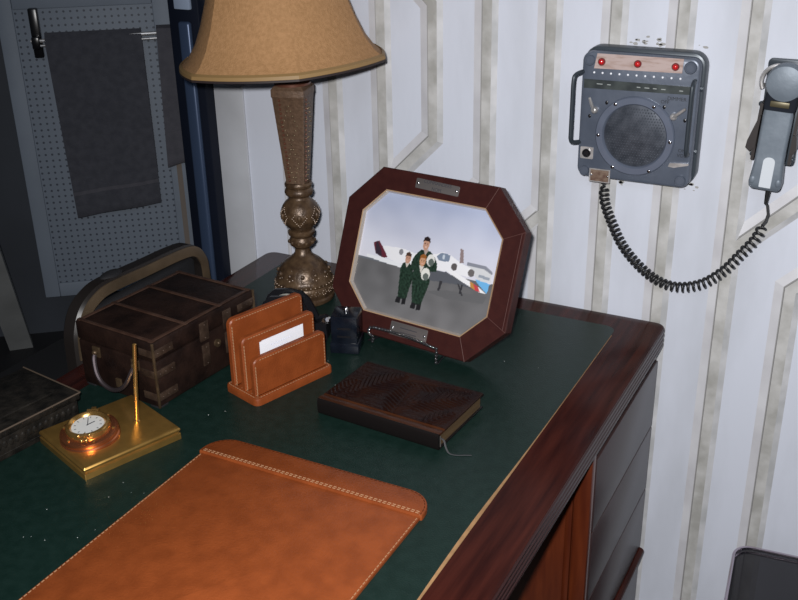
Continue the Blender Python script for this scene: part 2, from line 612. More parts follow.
def towel(name, label, x0, x1, ztop, zfront, m, skew, border):
    t = thing(name, label, 'towel', PM @ Vector(((x0 + x1) / 2, -0.045, ztop)), th, group='towels on the rail')
    wd = x1 - x0
    nx, nz = 28, 50
    prof = []
    Lf, Lb = ztop - zfront, (ztop - zfront) * 0.8
    for k in range(nz + 1):
        s = -Lb + (Lb + Lf) * k / nz
        if s < -0.014:
            prof.append((0.012, s + 0.0, k))
        elif s > 0.014:
            prof.append((-0.012, -s, k))
        else:
            a = s / 0.014 * PI / 2
            prof.append((-0.012 * math.sin(a), 0.010 * math.cos(a), k))
    for thick in (0,):
        mb = MB()
        rg_f = []
        for (yy, zz, k) in prof:
            row = []
            for i in range(nx + 1):
                u = i / nx
                fr_ = max(0, -zz) / Lf
                wob = 0.005 * math.sin(u * 9 + 1.3) * fr_
                x = -wd / 2 + wd * u + skew * fr_ * (1 - u) 
                z = zz + (0.030 * (u - 0.5) * fr_ if yy < 0 else 0)
                row.append((x, yy - wob if yy < 0 else yy + wob * 0.2, z))
            rg_f.append(row)
        front = [[(x, y - (0.004 if y < 0 else -0.004), z + 0.003) for x, y, z in r] for r in rg_f]
        rings = [list(a) + list(reversed(b)) for a, b in zip(front, rg_f)]
        mb.rings(rings)
        o = mb.build('cloth', m, t, smooth=60)
    bd = MB()
    zz = -Lf + border
    rows = []
    for q in (0, 1):
        row = []
        for i in range(nx + 1):
            u = i / nx
            fr_ = -(zz + q * 0.012) / Lf
            wob = 0.005 * math.sin(u * 9 + 1.3) * fr_
            row.append((-wd / 2 + wd * u + skew * fr_ * (1 - u), -0.0175 - wob, zz + q * 0.012 + 0.03 * (u - 0.5) * fr_))
        rows.append(row)
    back = [[(x, y + 0.003, z) for x, y, z in r] for r in rows]
    bd.rings([rows[0] + rows[0][::-1] and [*rows[0], *reversed(back[0])], [*rows[1], *reversed(back[1])]])
    bd.build('woven_band', towelb, t, smooth=60)
    return t


towel('hand_towel', 'large charcoal towel hanging on the rail in front of the perforated board', 0.137, 0.428, 1.026, 0.455, towelm, 0.018, 0.075)
towel('hand_towel', 'smaller grey towel on the end of the rail nearest the navy jamb', 0.475, 0.600, 1.033, 0.605, towelb, -0.012, 0.10)

# leaning pale board at the far left
pk = MB()
b0, b1 = Vector((-2.571, 2.178, 0.0)), Vector((-2.625, 2.125, 0.0))
t0 = Vector((-2.33, 1.918, 0.50))
dv = (t0 - b0)
t0 = b0 + dv * 1.9
t1 = b1 + dv * 1.9
nrm = (b1 - b0).cross(dv).normalized() * 0.02
pk.rings([[b0, b1, b1 + nrm, b0 + nrm], [t0, t1, t1 + nrm, t0 + nrm]])
bd_o = pk.build('leaning_board', plankm, smooth=0)
tag(bd_o, 'pale narrow board leaning against the dark slate wall', 'board')

# ================================================================== DESK
desk = thing('desk', 'dark mahogany desk with a green leather top and reeded edge', 'desk', (-0.787, 0.85, 0))
mb = MB()
X0, X1, Y0, Y1 = -1.222, -0.3510, -0.06, 1.7115
prof = [(0.006, -0.0415), (0.003, -0.0405)]
for k in range(4):
    zc = -0.0350 + k * 0.0095
    for a in (-70, -35, 0, 35, 70):
        prof.append((0.0036 - 0.0036 * math.cos(R(a)), zc + 0.0043 * math.sin(R(a))))
    if k < 3:
        prof.append((0.0062, zc + 0.00475))
prof += [(0.0025, -0.0012), (0.006, 0.0)]
rg = [[(x, y, DZ + z) for x, y in rrect(X0 + d, X1 - d, Y0 + d, Y1 - d, 0.022 - d, 6)] for d, z in prof]
mb.rings(rg)
mb.bm.normal_update()
for f in mb.bm.faces:
    if abs(f.normal.z) < 0.9 and len(f.verts) == 4:
        f.material_index = 1
mb.build('desk_top', [mahog, mat('polished_reeds', (0.024, 0.007, 0.006), 0.3, spec=0.28)], desk, world=True, smooth=30)
FX0, FX1, FY0, FY1 = -1.155, -0.430, 0.02, 1.656
MB().prism(rrect(FX0, FX1, FY0, FY1, (0.003, 0.02, 0.01, 0.003), 4), DZ - 0.001, DZ + 0.0005).build('leather_inset', felt, desk, world=True, smooth=0)
ts = [(-0.4302, 1.62)]
N_ = 30
lft, rgt = [], []
for k in range(N_ + 1):
    y = 1.62 - 1.5 * k / N_
    wv = 0.0006 + 0.0046 * math.exp(-((y - 0.99) / 0.17) ** 2)
    rgt.append((-0.4285, y))
    lft.append((-0.4288 - wv, y))
MB().prism(lft + rgt[::-1], DZ - 0.001, DZ + 0.0008).build('bare_wood_strip', tan, desk, world=True, smooth=0)

# pedestal by the wall (the one in view) and its twin at the near end
for (ya, yb) in ((1.315, 1.690), (0.0, 0.375)):
    ped = MB().box(-1.19, -0.375, ya, yb, 0.05, 0.7085, 0.002)
    ped.box(-1.17, -0.39, ya + 0.02, yb - 0.02, 0.0, 0.05)
    ped.build('pedestal', mahogred, desk, world=True)
    st_ = MB()
    st_.box(-0.385, -0.3585, ya - 0.012, ya + 0.006, 0.0, 0.7085, 0.003)
    st_.box(-0.400, -0.388, ya - 0.006, ya + 0.002, 0.0, 0.7085, 0.003)
    st_.build('stile', mahogred, desk, world=True)
    MB().box(-0.376, -0.3605, ya + 0.006, yb, 0.685, 0.7085, 0.001).build('top_rail', mahog, desk, world=True)
    for (za, zb) in ((0.5455, 0.6835), (0.4035, 0.5425), (0.2635, 0.4005), (0.09, 0.2405)):
        dr = MB().box(-0.376, -0.3575, ya + 0.0075, yb - 0.001, za, zb, 0.0015).build('drawer', drawerm, desk, world=True)
        if zb < 0.25:
            MB().tube([(-0.357, ya + 0.0075, 0.2525), (-0.357, yb - 0.003, 0.2525)], 0.0090, 12).build('drawer_pull', mahog, dr, world=True)
MB().box(-1.19, -1.17, 0.375, 1.315, 0.25, 0.7085, 0.001).build('modesty_panel', mahogred, desk, world=True)
for i_ in range(26):
    pass

# dust specks lying on the leather
sp = MB()
for i in range(30):
    x = random.uniform(-1.05, -0.5)
    y = random.uniform(0.75, 1.6)
    if i < 14:
        x, y = random.uniform(-1.05, -0.84), random.uniform(0.72, 0.93)
    r_ = random.uniform(0.0004, 0.0008)
    sp.ball((x, y, DZ + 0.0005 + r_ * 0.6), r_, 5, 3, (1, 1, 0.6))
so = sp.build('dust_specks', mat('pale_lint', (0.5, 0.52, 0.52), 0.8))
tag(so, 'pale dust specks scattered over the green leather', 'dust')
so['kind'] = 'stuff'

# ================================================================== DESK PAD
pad = thing('desk_pad', 'tan leather desk pad with a stitched end panel lying at the near end', 'desk pad', (-0.676, 0.75, DZ + 0.0005))
MB().prism(rrect(-0.854, -0.497, 0.47, 0.995, 0.003), DZ + 0.0005, DZ + 0.0050, 0.0012).build('pad_sheet', leather, pad, world=True)
for s_ in (1, -1):
    def yy(v):
        return v if s_ > 0 else 1.465 - v
    poly = rrect(-0.857, -0.494, 0.985, 1.033, (0.002, 0.040, 0.040, 0.002), 8)
    if s_ < 0:
        poly = [(x, yy(y)) for x, y in poly][::-1]
    ep = MB().prism(poly, DZ + 0.0005, DZ + 0.0085, 0.002).build('end_panel', leather, pad, world=True)
    stt = MB()
    z_ = DZ + 0.0085
    for off in (0.0025, 0.0060):
        dashes(stt, (-0.852, yy(0.986 + off), z_), (-0.499, yy(0.986 + off), z_))
    ip = inset(poly, 0.0032)
    pts3 = [(x, y, z_ - 0.0006) for x, y in ip]
    k0 = 7
    dash_path(stt, pts3[k0:k0 + 18] if s_ > 0 else pts3[8:28])
    stt.build('stitching', stitchm, ep, world=True, smooth=0)
st2 = MB()
for x_ in (-0.8515, -0.4995):
    dashes(st2, (x_, 0.485, DZ + 0.0050), (x_, 0.983, DZ + 0.0050))
st2.build('stitching', stitchm, pad, world=True, smooth=0)

# ================================================================== LETTER ORGANISER
ang = math.atan2(0.156, 0.049)            # long axis
org = thing('letter_organizer', 'tan leather letter organizer with three upright panels behind the desk pad', 'organizer', (-0.8735, 1.225, DZ + 0.0005), ang)
# local x = long axis, local -y = towards the front (right/down in the picture)
MB().prism(rrect(-0.0818, 0.0818, -0.042, 0.042, 0.010), 0, 0.0125, 0.003).build('base', leather, org)
ob = MB()
bp_ = inset(rrect(-0.0818, 0.0818, -0.042, 0.042, 0.010), 0.004)
dash_path(ob, [(x, y, 0.0124) for x, y in bp_ + bp_[:1]], L=0.0035, gap=0.002)
ob.build('stitching', stitchm, org, smooth=0)
for nm, yc, h, tk in (('back_panel', 0.026, 0.118, 0.011), ('middle_panel', -0.002, 0.094, 0.011), ('front_panel', -0.028, 0.066, 0.011)):
    xa, xb = (-0.076, 0.074)
    poly = rrect(xa, xb, 0.0, h, (0.001, 0.011, 0.011, 0.001), 6)
    Mx = tr(0, yc + tk / 2, 0) @ rot('X', R(90))
    pnl = MB()
    ins = inset(poly, 0.0022)
    rg = [[(x, y, 0.0) for x, y in ins], [(x, y, 0.0018) for x, y in poly], [(x, y, tk - 0.0018) for x, y in poly], [(x, y, tk) for x, y in ins]]
    pnl.rings(rg, M=tr(0, 0, 0.012) @ Mx)
    po = pnl.build(nm, leather, org)
    ss = MB()
    for zf, nsgn in ((0.0003, 1), (tk - 0.0003, -1)):
        ip = inset(poly, 0.0035)
        for a, c in zip(ip[7:], ip[8:]):
            A_ = (tr(0, 0, 0.012) @ Mx) @ Vector((a[0], a[1], 0.0 if nsgn > 0 else tk))
            B_ = (tr(0, 0, 0.012) @ Mx) @ Vector((c[0], c[1], 0.0 if nsgn > 0 else tk))
            dashes(ss, A_, B_, L=0.0032, gap=0.002, up=Vector((0, 1 if nsgn > 0 else -1, 0)))
    A1 = Vector((xa + 0.004, yc - tk / 2, 0.016)); B1 = Vector((xa + 0.004, yc - tk / 2, 0.012 + h - 0.012))
    dashes(ss, A1, B1, L=0.0032, gap=0.002, up=Vector((0, -1, 0)))
    B2 = Vector((xb - 0.004, yc - tk / 2, 0.016)); B3 = Vector((xb - 0.004, yc - tk / 2, 0.012 + h - 0.012))
    dashes(ss, B2, B3, L=0.0032, gap=0.002, up=Vector((0, -1, 0)))
    ss.build('stitching', stitchm, po, smooth=0)

OM = WM(org)
for k, (dx, dy, hh, lab) in enumerate(((0.000, -0.0092, 0.0770, 'white card with faint handwriting, front one in the tan organizer'),
                                   (0.0050, -0.0082, 0.0775, 'plain white card just behind the written card in the organizer'))):
    c_ = thing('note_card', lab, 'card', OM @ Vector((dx, dy, 0.0130)), ang, group='cards in the letter organizer')
    MB().box(-0.043, 0.043, -0.0003, 0.0003, 0, hh).build('card_sheet', cardm, c_, smooth=0)
    if k == 0:
        sc = MB()
        for row, (xa, xb) in enumerate(((-0.022, 0.022), (-0.018, 0.014))):
            pts = []
            for q in range(40):
                u = q / 39
                pts.append((xa + (xb - xa) * u, -0.00045, hh - 0.012 - row * 0.007 + 0.0016 * math.sin(u * 55 + row) * (0.4 + 0.6 * noise.noise((u * 6, row, 0)) ** 2 + 0.3)))
            sc.tube(pts, 0.00022, 4)
        sc.build('handwriting', inkm, c_, smooth=0)

# ================================================================== TABLE LAMP
LX, LY = -1.018, 1.5325
lamp = thing('table_lamp', 'bronze table lamp with studded tapering neck and tan bell shade', 'lamp', (LX, LY, DZ + 0.0006))
base = [(0.0, 0), (0.053, 0), (0.055, 0.003), (0.055, 0.008), (0.052, 0.011), (0.053, 0.016), (0.0545, 0.022), (0.0545, 0.030), (0.052, 0.034), (0.0535, 0.037), (0.0535, 0.041),
        (0.051, 0.044), (0.050, 0.047), (0.048, 0.056), (0.042, 0.067), (0.033, 0.077), (0.024, 0.084), (0.018, 0.089), (0.0145, 0.094), (0.0130, 0.103),
        (0.0150, 0.107), (0.0205, 0.110), (0.0225, 0.115), (0.0225, 0.121), (0.0190, 0.127), (0.0235, 0.131), (0.0245, 0.134), (0.0245, 0.138), (0.021, 0.141), (0.0, 0.141)]
MB().lathe([(r * 1.05, z + 0.0006) for r, z in base[1:-1]], 40).build('base', lampm, lamp)
def build_rel(mb, nm):
    return mb.build(nm, lampm, lamp)


# relief rosettes on the dome and lower band
rl = MB()
for k in range(12):
    a = 2 * PI * k / 12
    ca, sa = math.cos(a), math.sin(a)
    for q in range(8):
        t = 2 * PI * q / 8
        zz = 0.060 + 0.0085 * math.sin(t)
        rr = 0.0475 * 1.05 - (zz - 0.052) * 0.62 + 0.001
        aa = a + 0.17 * math.cos(t)
        rl.ball((rr * math.cos(aa), rr * math.sin(aa), zz), 0.0022, 6, 4)
    rl.ball((0.0483 * ca, 0.0483 * sa, 0.060), 0.0045, 8, 5)
build_rel(rl, 'dome_relief')
rl = MB()
for k in range(22):
    a = 2 * PI * k / 22
    for q in range(6):
        t = 2 * PI * q / 6
        aa = a + 0.09 * math.cos(t)
        rl.ball((0.0575 * math.cos(aa), 0.0575 * math.sin(aa), 0.026 + 0.0045 * math.sin(t)), 0.0016, 6, 4)
for k in range(40):
    a = 2 * PI * k / 40
    rl.ball((0.0562 * math.cos(a), 0.0562 * math.sin(a), 0.039), 0.0022, 6, 4)
build_rel(rl, 'band_relief')
rl = MB()
for k in range(10):
    a = 2 * PI * k / 10
    rl.ball((0.0225 * math.cos(a), 0.0225 * math.sin(a), 0.118), 0.005, 8, 5, (1, 1, 0.9))
build_rel(rl, 'collar_relief')
ballp = [(0.021, 0.140)]
for k in range(1, 15):
    a = -PI / 2 + PI * k / 15
    ballp.append((max(0.019, 0.0365 * math.cos(a)), 0.1735 + 0.0355 * math.sin(a)))
ballp += [(0.021, 0.209), (0.0255, 0.212), (0.0270, 0.217), (0.0255, 0.222), (0.0225, 0.225), (0.0255, 0.228), (0.0262, 0.232), (0.024, 0.236)]
MB().lathe(ballp, 40).build('globe', lampm, lamp)
dm = MB()
for k in range(6):
    a = R(-60) + 2 * PI * k / 6
    for q in range(20):
        t = q / 20 * 4
        sidx = int(t); f_ = t - sidx
        cn = [(0, 0.017), (0.38, 0), (0, -0.017), (-0.38, 0), (0, 0.017)]
        da = cn[sidx][0] + (cn[sidx + 1][0] - cn[sidx][0]) * f_
        dz = cn[sidx][1] + (cn[sidx + 1][1] - cn[sidx][1]) * f_
        rr = 0.0365 * math.sqrt(max(0, 1 - (dz / 0.0355) ** 2)) + 0.0003
        dm.ball((rr * math.cos(a + da), rr * math.sin(a + da), 0.1735 + dz), 0.0017, 6, 4)
    dm.ball((0.0368 * math.cos(a), 0.0368 * math.sin(a), 0.1735), 0.006, 8, 6, (0.7, 0.7, 1.1))
build_rel(dm, 'globe_relief')
# square tapering neck
na = R(13.6)
neck = thing('neck', '', '', (0, 0, 0), na)
del neck['label'], neck['category']
nk_rings = []
for s_, z in ((0.034, 0.234), (0.0355, 0.2345), (0.060, 0.398), (0.0625, 0.400), (0.0625, 0.412), (0.052, 0.419)):
    nk_rings.append([(x, y, z) for x, y in rrect(-s_ / 2, s_ / 2, -s_ / 2, s_ / 2, 0.002, 2)])
bpy.data.objects.remove(neck)
neck = MB().rings(nk_rings, M=rot('Z', na)).build('neck', lampneck, lamp, smooth=30)
capm = MB().lathe([(0.033, 0.4185), (0.033, 0.4225), (0.027, 0.427), (0.024, 0.450), (0.010, 0.456)], 24)
capm.build('neck_cap', lampcap, lamp)
sdm = MB()


def hw(z):
    return (0.0355 + (0.060 - 0.0355) * (z - 0.2345) / 0.1635) / 2


for f_i in range(4):
    sdm = MB()
    Mf = rot('Z', na + f_i * PI / 2)
    for cyc in range(2):
        for q in range(16):
            t = q / 16 * 4
            sidx = int(t); f_ = t - sidx
            zc = 0.276 + cyc * 0.072
            hz, hx = 0.036, 0.0098 + 0.0035 * cyc
            cn = [(0, hz), (hx, 0), (0, -hz), (-hx, 0), (0, hz)]
            x_ = cn[sidx][0] + (cn[sidx + 1][0] - cn[sidx][0]) * f_
            z_ = zc + cn[sidx][1] + (cn[sidx + 1][1] - cn[sidx][1]) * f_
            if 0.237 < z_ < 0.394:
                sdm.ball((x_, -hw(z_), z_), 0.0017, 6, 4, M=Mf)
    sdm.build('studs', stud, lamp)
for f_i in range(4):
    ce = MB()
    Mf = rot('Z', na + f_i * PI / 2)
    for q in range(20):
        z_ = 0.242 + q * 0.0080
        ce.ball((hw(z_) + 0.0003, -hw(z_) * 0.55, z_), 0.0026, 6, 4, M=Mf)
    ce.build('edge_studs', lampcap, lamp)
# shade: eight-sided bell, slightly tilted
SM = tr(-0.014, -0.006, 0.459) @ Matrix.Diagonal((1.045, 1.045, 1, 1)) @ rot('Y', R(-3.0)) @ rot('Z', R(11.6))


def shade_ring(r, z, n=6, per=10):
    pts = []
    for i in range(n):
        a0, a1 = 2 * PI * i / n, 2 * PI * (i + 1) / n
        p0 = Vector((math.cos(a0), math.sin(a0)))
        p1 = Vector((math.cos(a1), math.sin(a1)))
        for k in range(per):
            t = k / per
            p = p0.lerp(p1, t)
            c_ = p.normalized()
            p = p.lerp(c_, 0.60)
            pts.append((p.x * r, p.y * r, z))
    return pts


sp_ = [(0.182, 0.0), (0.180, 0.004), (0.165, 0.018), (0.150, 0.040), (0.136, 0.072), (0.123, 0.110), (0.110, 0.155), (0.098, 0.205), (0.088, 0.250)]
sm = MB()
outer = [shade_ring(r, z) for r, z in sp_]
sm.rings(outer, cap0=False, cap1=False, M=SM)
inner = [shade_ring(r - 0.002, z) for r, z in sp_]
sm.mi = 1
sm.rings(inner, cap0=False, cap1=False, M=SM)
so_ = sm.build('shade', [shadem, shadein], lamp, smooth=14, recalc=False)
bn = MB()
bn.rings([shade_ring(0.1815, -0.001), shade_ring(0.1835, 0.0005), shade_ring(0.1825, 0.006), shade_ring(0.1775, 0.0095), shade_ring(0.1775, -0.001)], cap0=False, cap1=False, M=SM)
bn.build('bottom_binding', shadeb, so_, smooth=20)
bn = MB()
bn.rings([shade_ring(0.1835, -0.0035), shade_ring(0.1835, 0.0), shade_ring(0.178, 0.0), shade_ring(0.178, -0.0035)], loop=True, M=SM)
bn.build('dark_piping', mat('dark_piping', (0.02, 0.012, 0.012), 0.6), so_, smooth=20)
bn = MB()
bn.rings([shade_ring(0.0895, 0.244), shade_ring(0.0895, 0.252), shade_ring(0.0850, 0.252), shade_ring(0.0850, 0.244)], loop=True, M=SM)
bn.build('top_binding', shadeb, so_, smooth=20)
hp = MB()
hp.cyl(0.016, 0.450, 0.505, 20)
hp.ball((0, 0, 0.55), 0.030, 16, 10, (1, 1, 1.25))
hp.build('bulb_and_socket', mat('frosted_bulb', (0.6, 0.58, 0.52), 0.5), lamp)
hh_ = MB()
pts = [(0.02, 0, 0.455)] + [(0.045 * math.cos(R(a)), 0, 0.575 + 0.125 * math.sin(R(a))) for a in range(-50, 231, 10)] + [(-0.02, 0, 0.455)]
hh_.tube(pts, 0.0018, 6)
hh_.tube([(-0.100, 0, 0.700), (0.072, 0, 0.706)], 0.0018, 6)
hh_.tube([(-0.014, -0.092, 0.703), (-0.014, 0.080, 0.703)], 0.0018, 6)
hh_.build('harp', brassb, lamp)

# ================================================================== PICTURE FRAME
fyaw, ftilt, froll = -0.1805, 0.3867, 0.0278
u = Vector((math.cos(fyaw), math.sin(fyaw), 0))
bk = Vector((-math.sin(fyaw), math.cos(fyaw), 0))
v = Vector((0, 0, 1)) * math.cos(ftilt) + bk * math.sin(ftilt)
u2 = u * math.cos(froll) + v * math.sin(froll)
v2 = v * math.cos(froll) - u * math.sin(froll)
n2 = u2.cross(v2)        # towards the camera
FO = Vector((-0.7339, 1.4106, DZ + 0.012))
FMr = Matrix((u2, v2, n2)).transposed()
frame = thing('picture_frame', 'octagonal maroon leather picture frame holding an aeroplane photo, leaning on a small easel', 'picture frame', FO, rotm=FMr)
FW, FH, FC, FM_, FCI = 0.373, 0.297, 0.0649, 0.042, 0.042


def octa(W_, H_, c_, oy=0):
    a = W_ / 2
    return [(-a + c_, oy), (a - c_, oy), (a, oy + c_), (a, oy + H_ - c_), (a - c_, oy + H_), (-a + c_, oy + H_), (-a, oy + H_ - c_), (-a, oy + c_)]


oo = octa(FW, FH, FC)
ii = octa(FW - 2 * FM_, FH - 2 * FM_, FCI, FM_)
fm = MB()


def at_z(p, z):
    return [(x, y, z) for x, y in p]


fm.rings([at_z(oo, -0.020), at_z(oo, -0.0015), at_z(inset(oo, 0.0015), 0.0), at_z(inset(ii, -0.0035), 0.0), at_z(inset(ii, -0.0035), -0.020)], loop=True)
fr_o = fm.build('moulding', frameleather, frame, smooth=25)
fs = MB()
io_ = inset(ii, -0.0035)
for a, c in list(zip(oo, io_))[1:5]:
    fs.tube([(a[0], a[1], 0.0002), (c[0], c[1], 0.0002)], 0.0005, 4)
oi = inset(oo, 0.006)
for k in (2,):
    fs.tube([(oi[k][0], oi[k][1], 0.0002), (oi[(k + 1) % 8][0], oi[(k + 1) % 8][1], 0.0002)], 0.0004, 4)
build_each(fs, 'seam', framestitch, fr_o, smooth=0)
MB().rings([at_z(io_, -0.001), at_z(io_, 0.0018), at_z(inset(io_, 0.0017), 0.0012), at_z(inset(io_, 0.0017), -0.004)], cap0=False, cap1=False).build('outer_fillet', gilt, frame, smooth=20)
fi2 = inset(io_, 0.0018)
fi3 = inset(io_, 0.0046)
MB().rings([at_z(fi2, 0.0006), at_z(inset(fi2, 0.001), -0.0006), at_z(fi3, -0.0048), at_z(fi3, -0.006)], cap0=False, cap1=False).build('inner_bevel', silverfil, frame, smooth=20)
MB().prism(inset(oo, 0.004), -0.023, -0.0195).build('backing_board', blackmatte, frame, smooth=0)

# --- the print: a grid coloured from flat shapes
PW, PH = FW - 2 * FM_, FH - 2 * FM_


def inpoly(p, poly):
    x, y = p
    c_ = False
    n = len(poly)
    for i in range(n):
        x0, y0 = poly[i]
        x1, y1 = poly[i - 1]
        if (y0 > y) != (y1 > y) and x < (x1 - x0) * (y - y0) / (y1 - y0 + 1e-12) + x0:
            c_ = not c_
    return c_


ell = lambda cx, cy, rx, ry: ('e', cx, cy, rx, ry)
G = (0.014, 0.030, 0.020)
SHP = [
    ([(0.591, 0.556), (0.839, 0.557), (0.943, 0.531), (0.956, 0.454), (0.795, 0.447), (0.695, 0.497)], (0.52, 0.53, 0.55)),
    ([(0.60, 0.575), (0.85, 0.575), (0.96, 0.535), (0.96, 0.515), (0.84, 0.545), (0.60, 0.548)], (0.20, 0.21, 0.25)),
    ([(0.78, 0.50), (0.93, 0.49), (0.93, 0.47), (0.78, 0.475)], (0.25, 0.28, 0.33)),
    ([(0.737, 0.455), (0.946, 0.444), (0.933, 0.363), (0.805, 0.417)], (0.13, 0.36, 0.62)),
    ([(0.089, 0.265), (0.391, 0.317), (0.941, 0.34), (0.908, 0.28), (0.416, 0.247)], (0.105, 0.105, 0.11)),
    ([(-0.87, 0.456), (-0.679, 0.455), (-0.394, 0.441), (-0.266, 0.425), (-0.321, 0.406), (-0.599, 0.415), (-0.856, 0.43)], (0.66, 0.67, 0.70)),
    ([(-0.651, 0.552), (-0.347, 0.565), (-0.159, 0.547), (0.155, 0.58), (0.232, 0.606), (0.35, 0.597), (0.508, 0.553), (0.655, 0.532), (0.726, 0.486), (0.626, 0.456), (0.424, 0.468), (0.19, 0.455), (-0.157, 0.446), (-0.394, 0.436), (-0.557, 0.462)], (0.68, 0.68, 0.71)),
    ([(-0.796, 0.56), (-0.717, 0.585), (-0.65, 0.545), (-0.542, 0.464), (-0.615, 0.451), (-0.733, 0.473)], (0.10, 0.018, 0.03)),
    ([(-0.76, 0.565), (-0.735, 0.578), (-0.66, 0.51), (-0.63, 0.455), (-0.733, 0.473)], (0.03, 0.02, 0.03)),
    (ell(-0.357, 0.533, 0.03, 0.026), (0.20, 0.20, 0.22)),
    ([(0.051, 0.452), (0.342, 0.457), (0.556, 0.414), (0.766, 0.371), (0.537, 0.382), (0.315, 0.368), (0.079, 0.36), (-0.05, 0.40)], (0.08, 0.085, 0.10)),
    ([(0.16, 0.564), (0.22, 0.6), (0.35, 0.597), (0.342, 0.539), (0.199, 0.536)], (0.16, 0.20, 0.27)),
    ([(0.24, 0.585), (0.27, 0.592), (0.28, 0.55), (0.25, 0.55)], (0.45, 0.50, 0.56)),
    (ell(0.43, 0.512, 0.042, 0.03), (0.09, 0.08, 0.08)), (ell(0.675, 0.495, 0.045, 0.03), (0.12, 0.11, 0.11)),
    ([(0.494, 0.551), (0.467, 0.669), (0.513, 0.658), (0.548, 0.558)], (0.22, 0.17, 0.17)),
    ([(0.339, 0.465), (0.45, 0.475), (0.811, 0.401), (0.921, 0.361), (0.824, 0.363), (0.556, 0.414)], (0.70, 0.70, 0.72)),
    ([(0.68, 0.43), (0.73, 0.419), (0.77, 0.37), (0.70, 0.385)], (0.42, 0.20, 0.05)),
    ([(0.73, 0.419), (0.80, 0.403), (0.84, 0.363), (0.77, 0.37)], (0.45, 0.05, 0.06)),
    ([(0.27, 0.375), (0.31, 0.375), (0.292, 0.297), (0.262, 0.297)], (0.03, 0.03, 0.035)),
    ([(0.515, 0.39), (0.545, 0.385), (0.625, 0.303), (0.60, 0.303)], (0.03, 0.03, 0.035)),
    ([(0.575, 0.39), (0.60, 0.385), (0.585, 0.315), (0.565, 0.315)], (0.03, 0.03, 0.035)),
    # the three people: man, then two children in front
    ([(-0.19, 0.43), (-0.17, 0.50), (-0.14, 0.54), (-0.069, 0.592), (0.065, 0.588), (0.14, 0.55), (0.19, 0.50), (0.199, 0.44), (-0.1, 0.40)], G),
    ([(-0.045, 0.600), (-0.005, 0.545), (0.035, 0.600)], (0.35, 0.28, 0.25)),
    (ell(-0.018, 0.640, 0.046, 0.050), (0.42, 0.24, 0.17)),
    ([(-0.068, 0.650), (-0.06, 0.69), (-0.015, 0.705), (0.03, 0.69), (0.034, 0.65), (0.02, 0.668), (-0.05, 0.668)], (0.02, 0.012, 0.012)),
    (ell(-0.036, 0.644, 0.006, 0.005), (0.06, 0.03, 0.03)), (ell(0.002, 0.644, 0.006, 0.005), (0.06, 0.03, 0.03)),
    (ell(-0.016, 0.617, 0.016, 0.005), (0.62, 0.42, 0.36)),
    (ell(0.088, 0.520, 0.058, 0.048), (0.60, 0.60, 0.58)), (ell(0.10, 0.505, 0.040, 0.030), (0.09, 0.11, 0.10)),
    ([(-0.325, 0.40), (-0.30, 0.448), (-0.25, 0.466), (-0.20, 0.46), (-0.150, 0.43), (-0.115, 0.34), (-0.14, 0.25), (-0.155, 0.16), (-0.28, 0.15), (-0.30, 0.25)], G),
    ([(-0.27, 0.462), (-0.235, 0.415), (-0.20, 0.462)], (0.50, 0.46, 0.42)),
    (ell(-0.238, 0.495, 0.042, 0.044), (0.42, 0.23, 0.16)),
    ([(-0.283, 0.50), (-0.275, 0.535), (-0.24, 0.55), (-0.20, 0.535), (-0.194, 0.50), (-0.21, 0.515), (-0.265, 0.515)], (0.06, 0.03, 0.02)),
    (ell(-0.255, 0.497, 0.006, 0.005), (0.07, 0.04, 0.03)), (ell(-0.222, 0.497, 0.006, 0.005), (0.07, 0.04, 0.03)),
    (ell(-0.238, 0.474, 0.013, 0.004), (0.6, 0.36, 0.3)),
    ([(-0.30, 0.165), (-0.235, 0.165), (-0.24, 0.115), (-0.31, 0.118)], (0.012, 0.012, 0.014)),
    ([(-0.215, 0.165), (-0.16, 0.165), (-0.155, 0.118), (-0.21, 0.112)], (0.012, 0.012, 0.014)),
    ([(-0.135, 0.38), (-0.115, 0.44), (-0.07, 0.455), (0.02, 0.455), (0.08, 0.43), (0.135, 0.35), (0.115, 0.28), (0.092, 0.216), (0.07, 0.14), (-0.06, 0.14), (-0.09, 0.22)], G),
    ([(-0.06, 0.460), (-0.02, 0.40), (0.012, 0.460)], (0.55, 0.52, 0.48)),
    (ell(-0.022, 0.502, 0.044, 0.046), (0.46, 0.25, 0.15)),
    ([(-0.07, 0.505), (-0.063, 0.545), (-0.022, 0.560), (0.02, 0.545), (0.026, 0.505), (0.008, 0.523), (-0.05, 0.523)], (0.24, 0.085, 0.02)),
    (ell(-0.040, 0.504, 0.006, 0.005), (0.08, 0.05, 0.04)), (ell(-0.005, 0.504, 0.006, 0.005), (0.08, 0.05, 0.04)),
    (ell(-0.022, 0.478, 0.015, 0.005), (0.62, 0.36, 0.3)),
    (ell(0.052, 0.400, 0.062, 0.052), (0.62, 0.62, 0.58)), (ell(0.062, 0.380, 0.042, 0.030), (0.10, 0.12, 0.11)),
    ([(-0.065, 0.15), (0.0, 0.15), (-0.01, 0.098), (-0.08, 0.103)], (0.012, 0.012, 0.014)),
    ([(0.015, 0.15), (0.075, 0.15), (0.08, 0.105), (0.012, 0.095)], (0.012, 0.012, 0.014)),
]
BB = []
for s_, c_ in SHP:
    if s_[0] == 'e':
        BB.append((s_[1] - s_[3], s_[1] + s_[3], s_[2] - s_[4], s_[2] + s_[4]))
    else:
        xs = [q[0] for q in s_]; ys = [q[1] for q in s_]
        BB.append((min(xs), max(xs), min(ys), max(ys)))


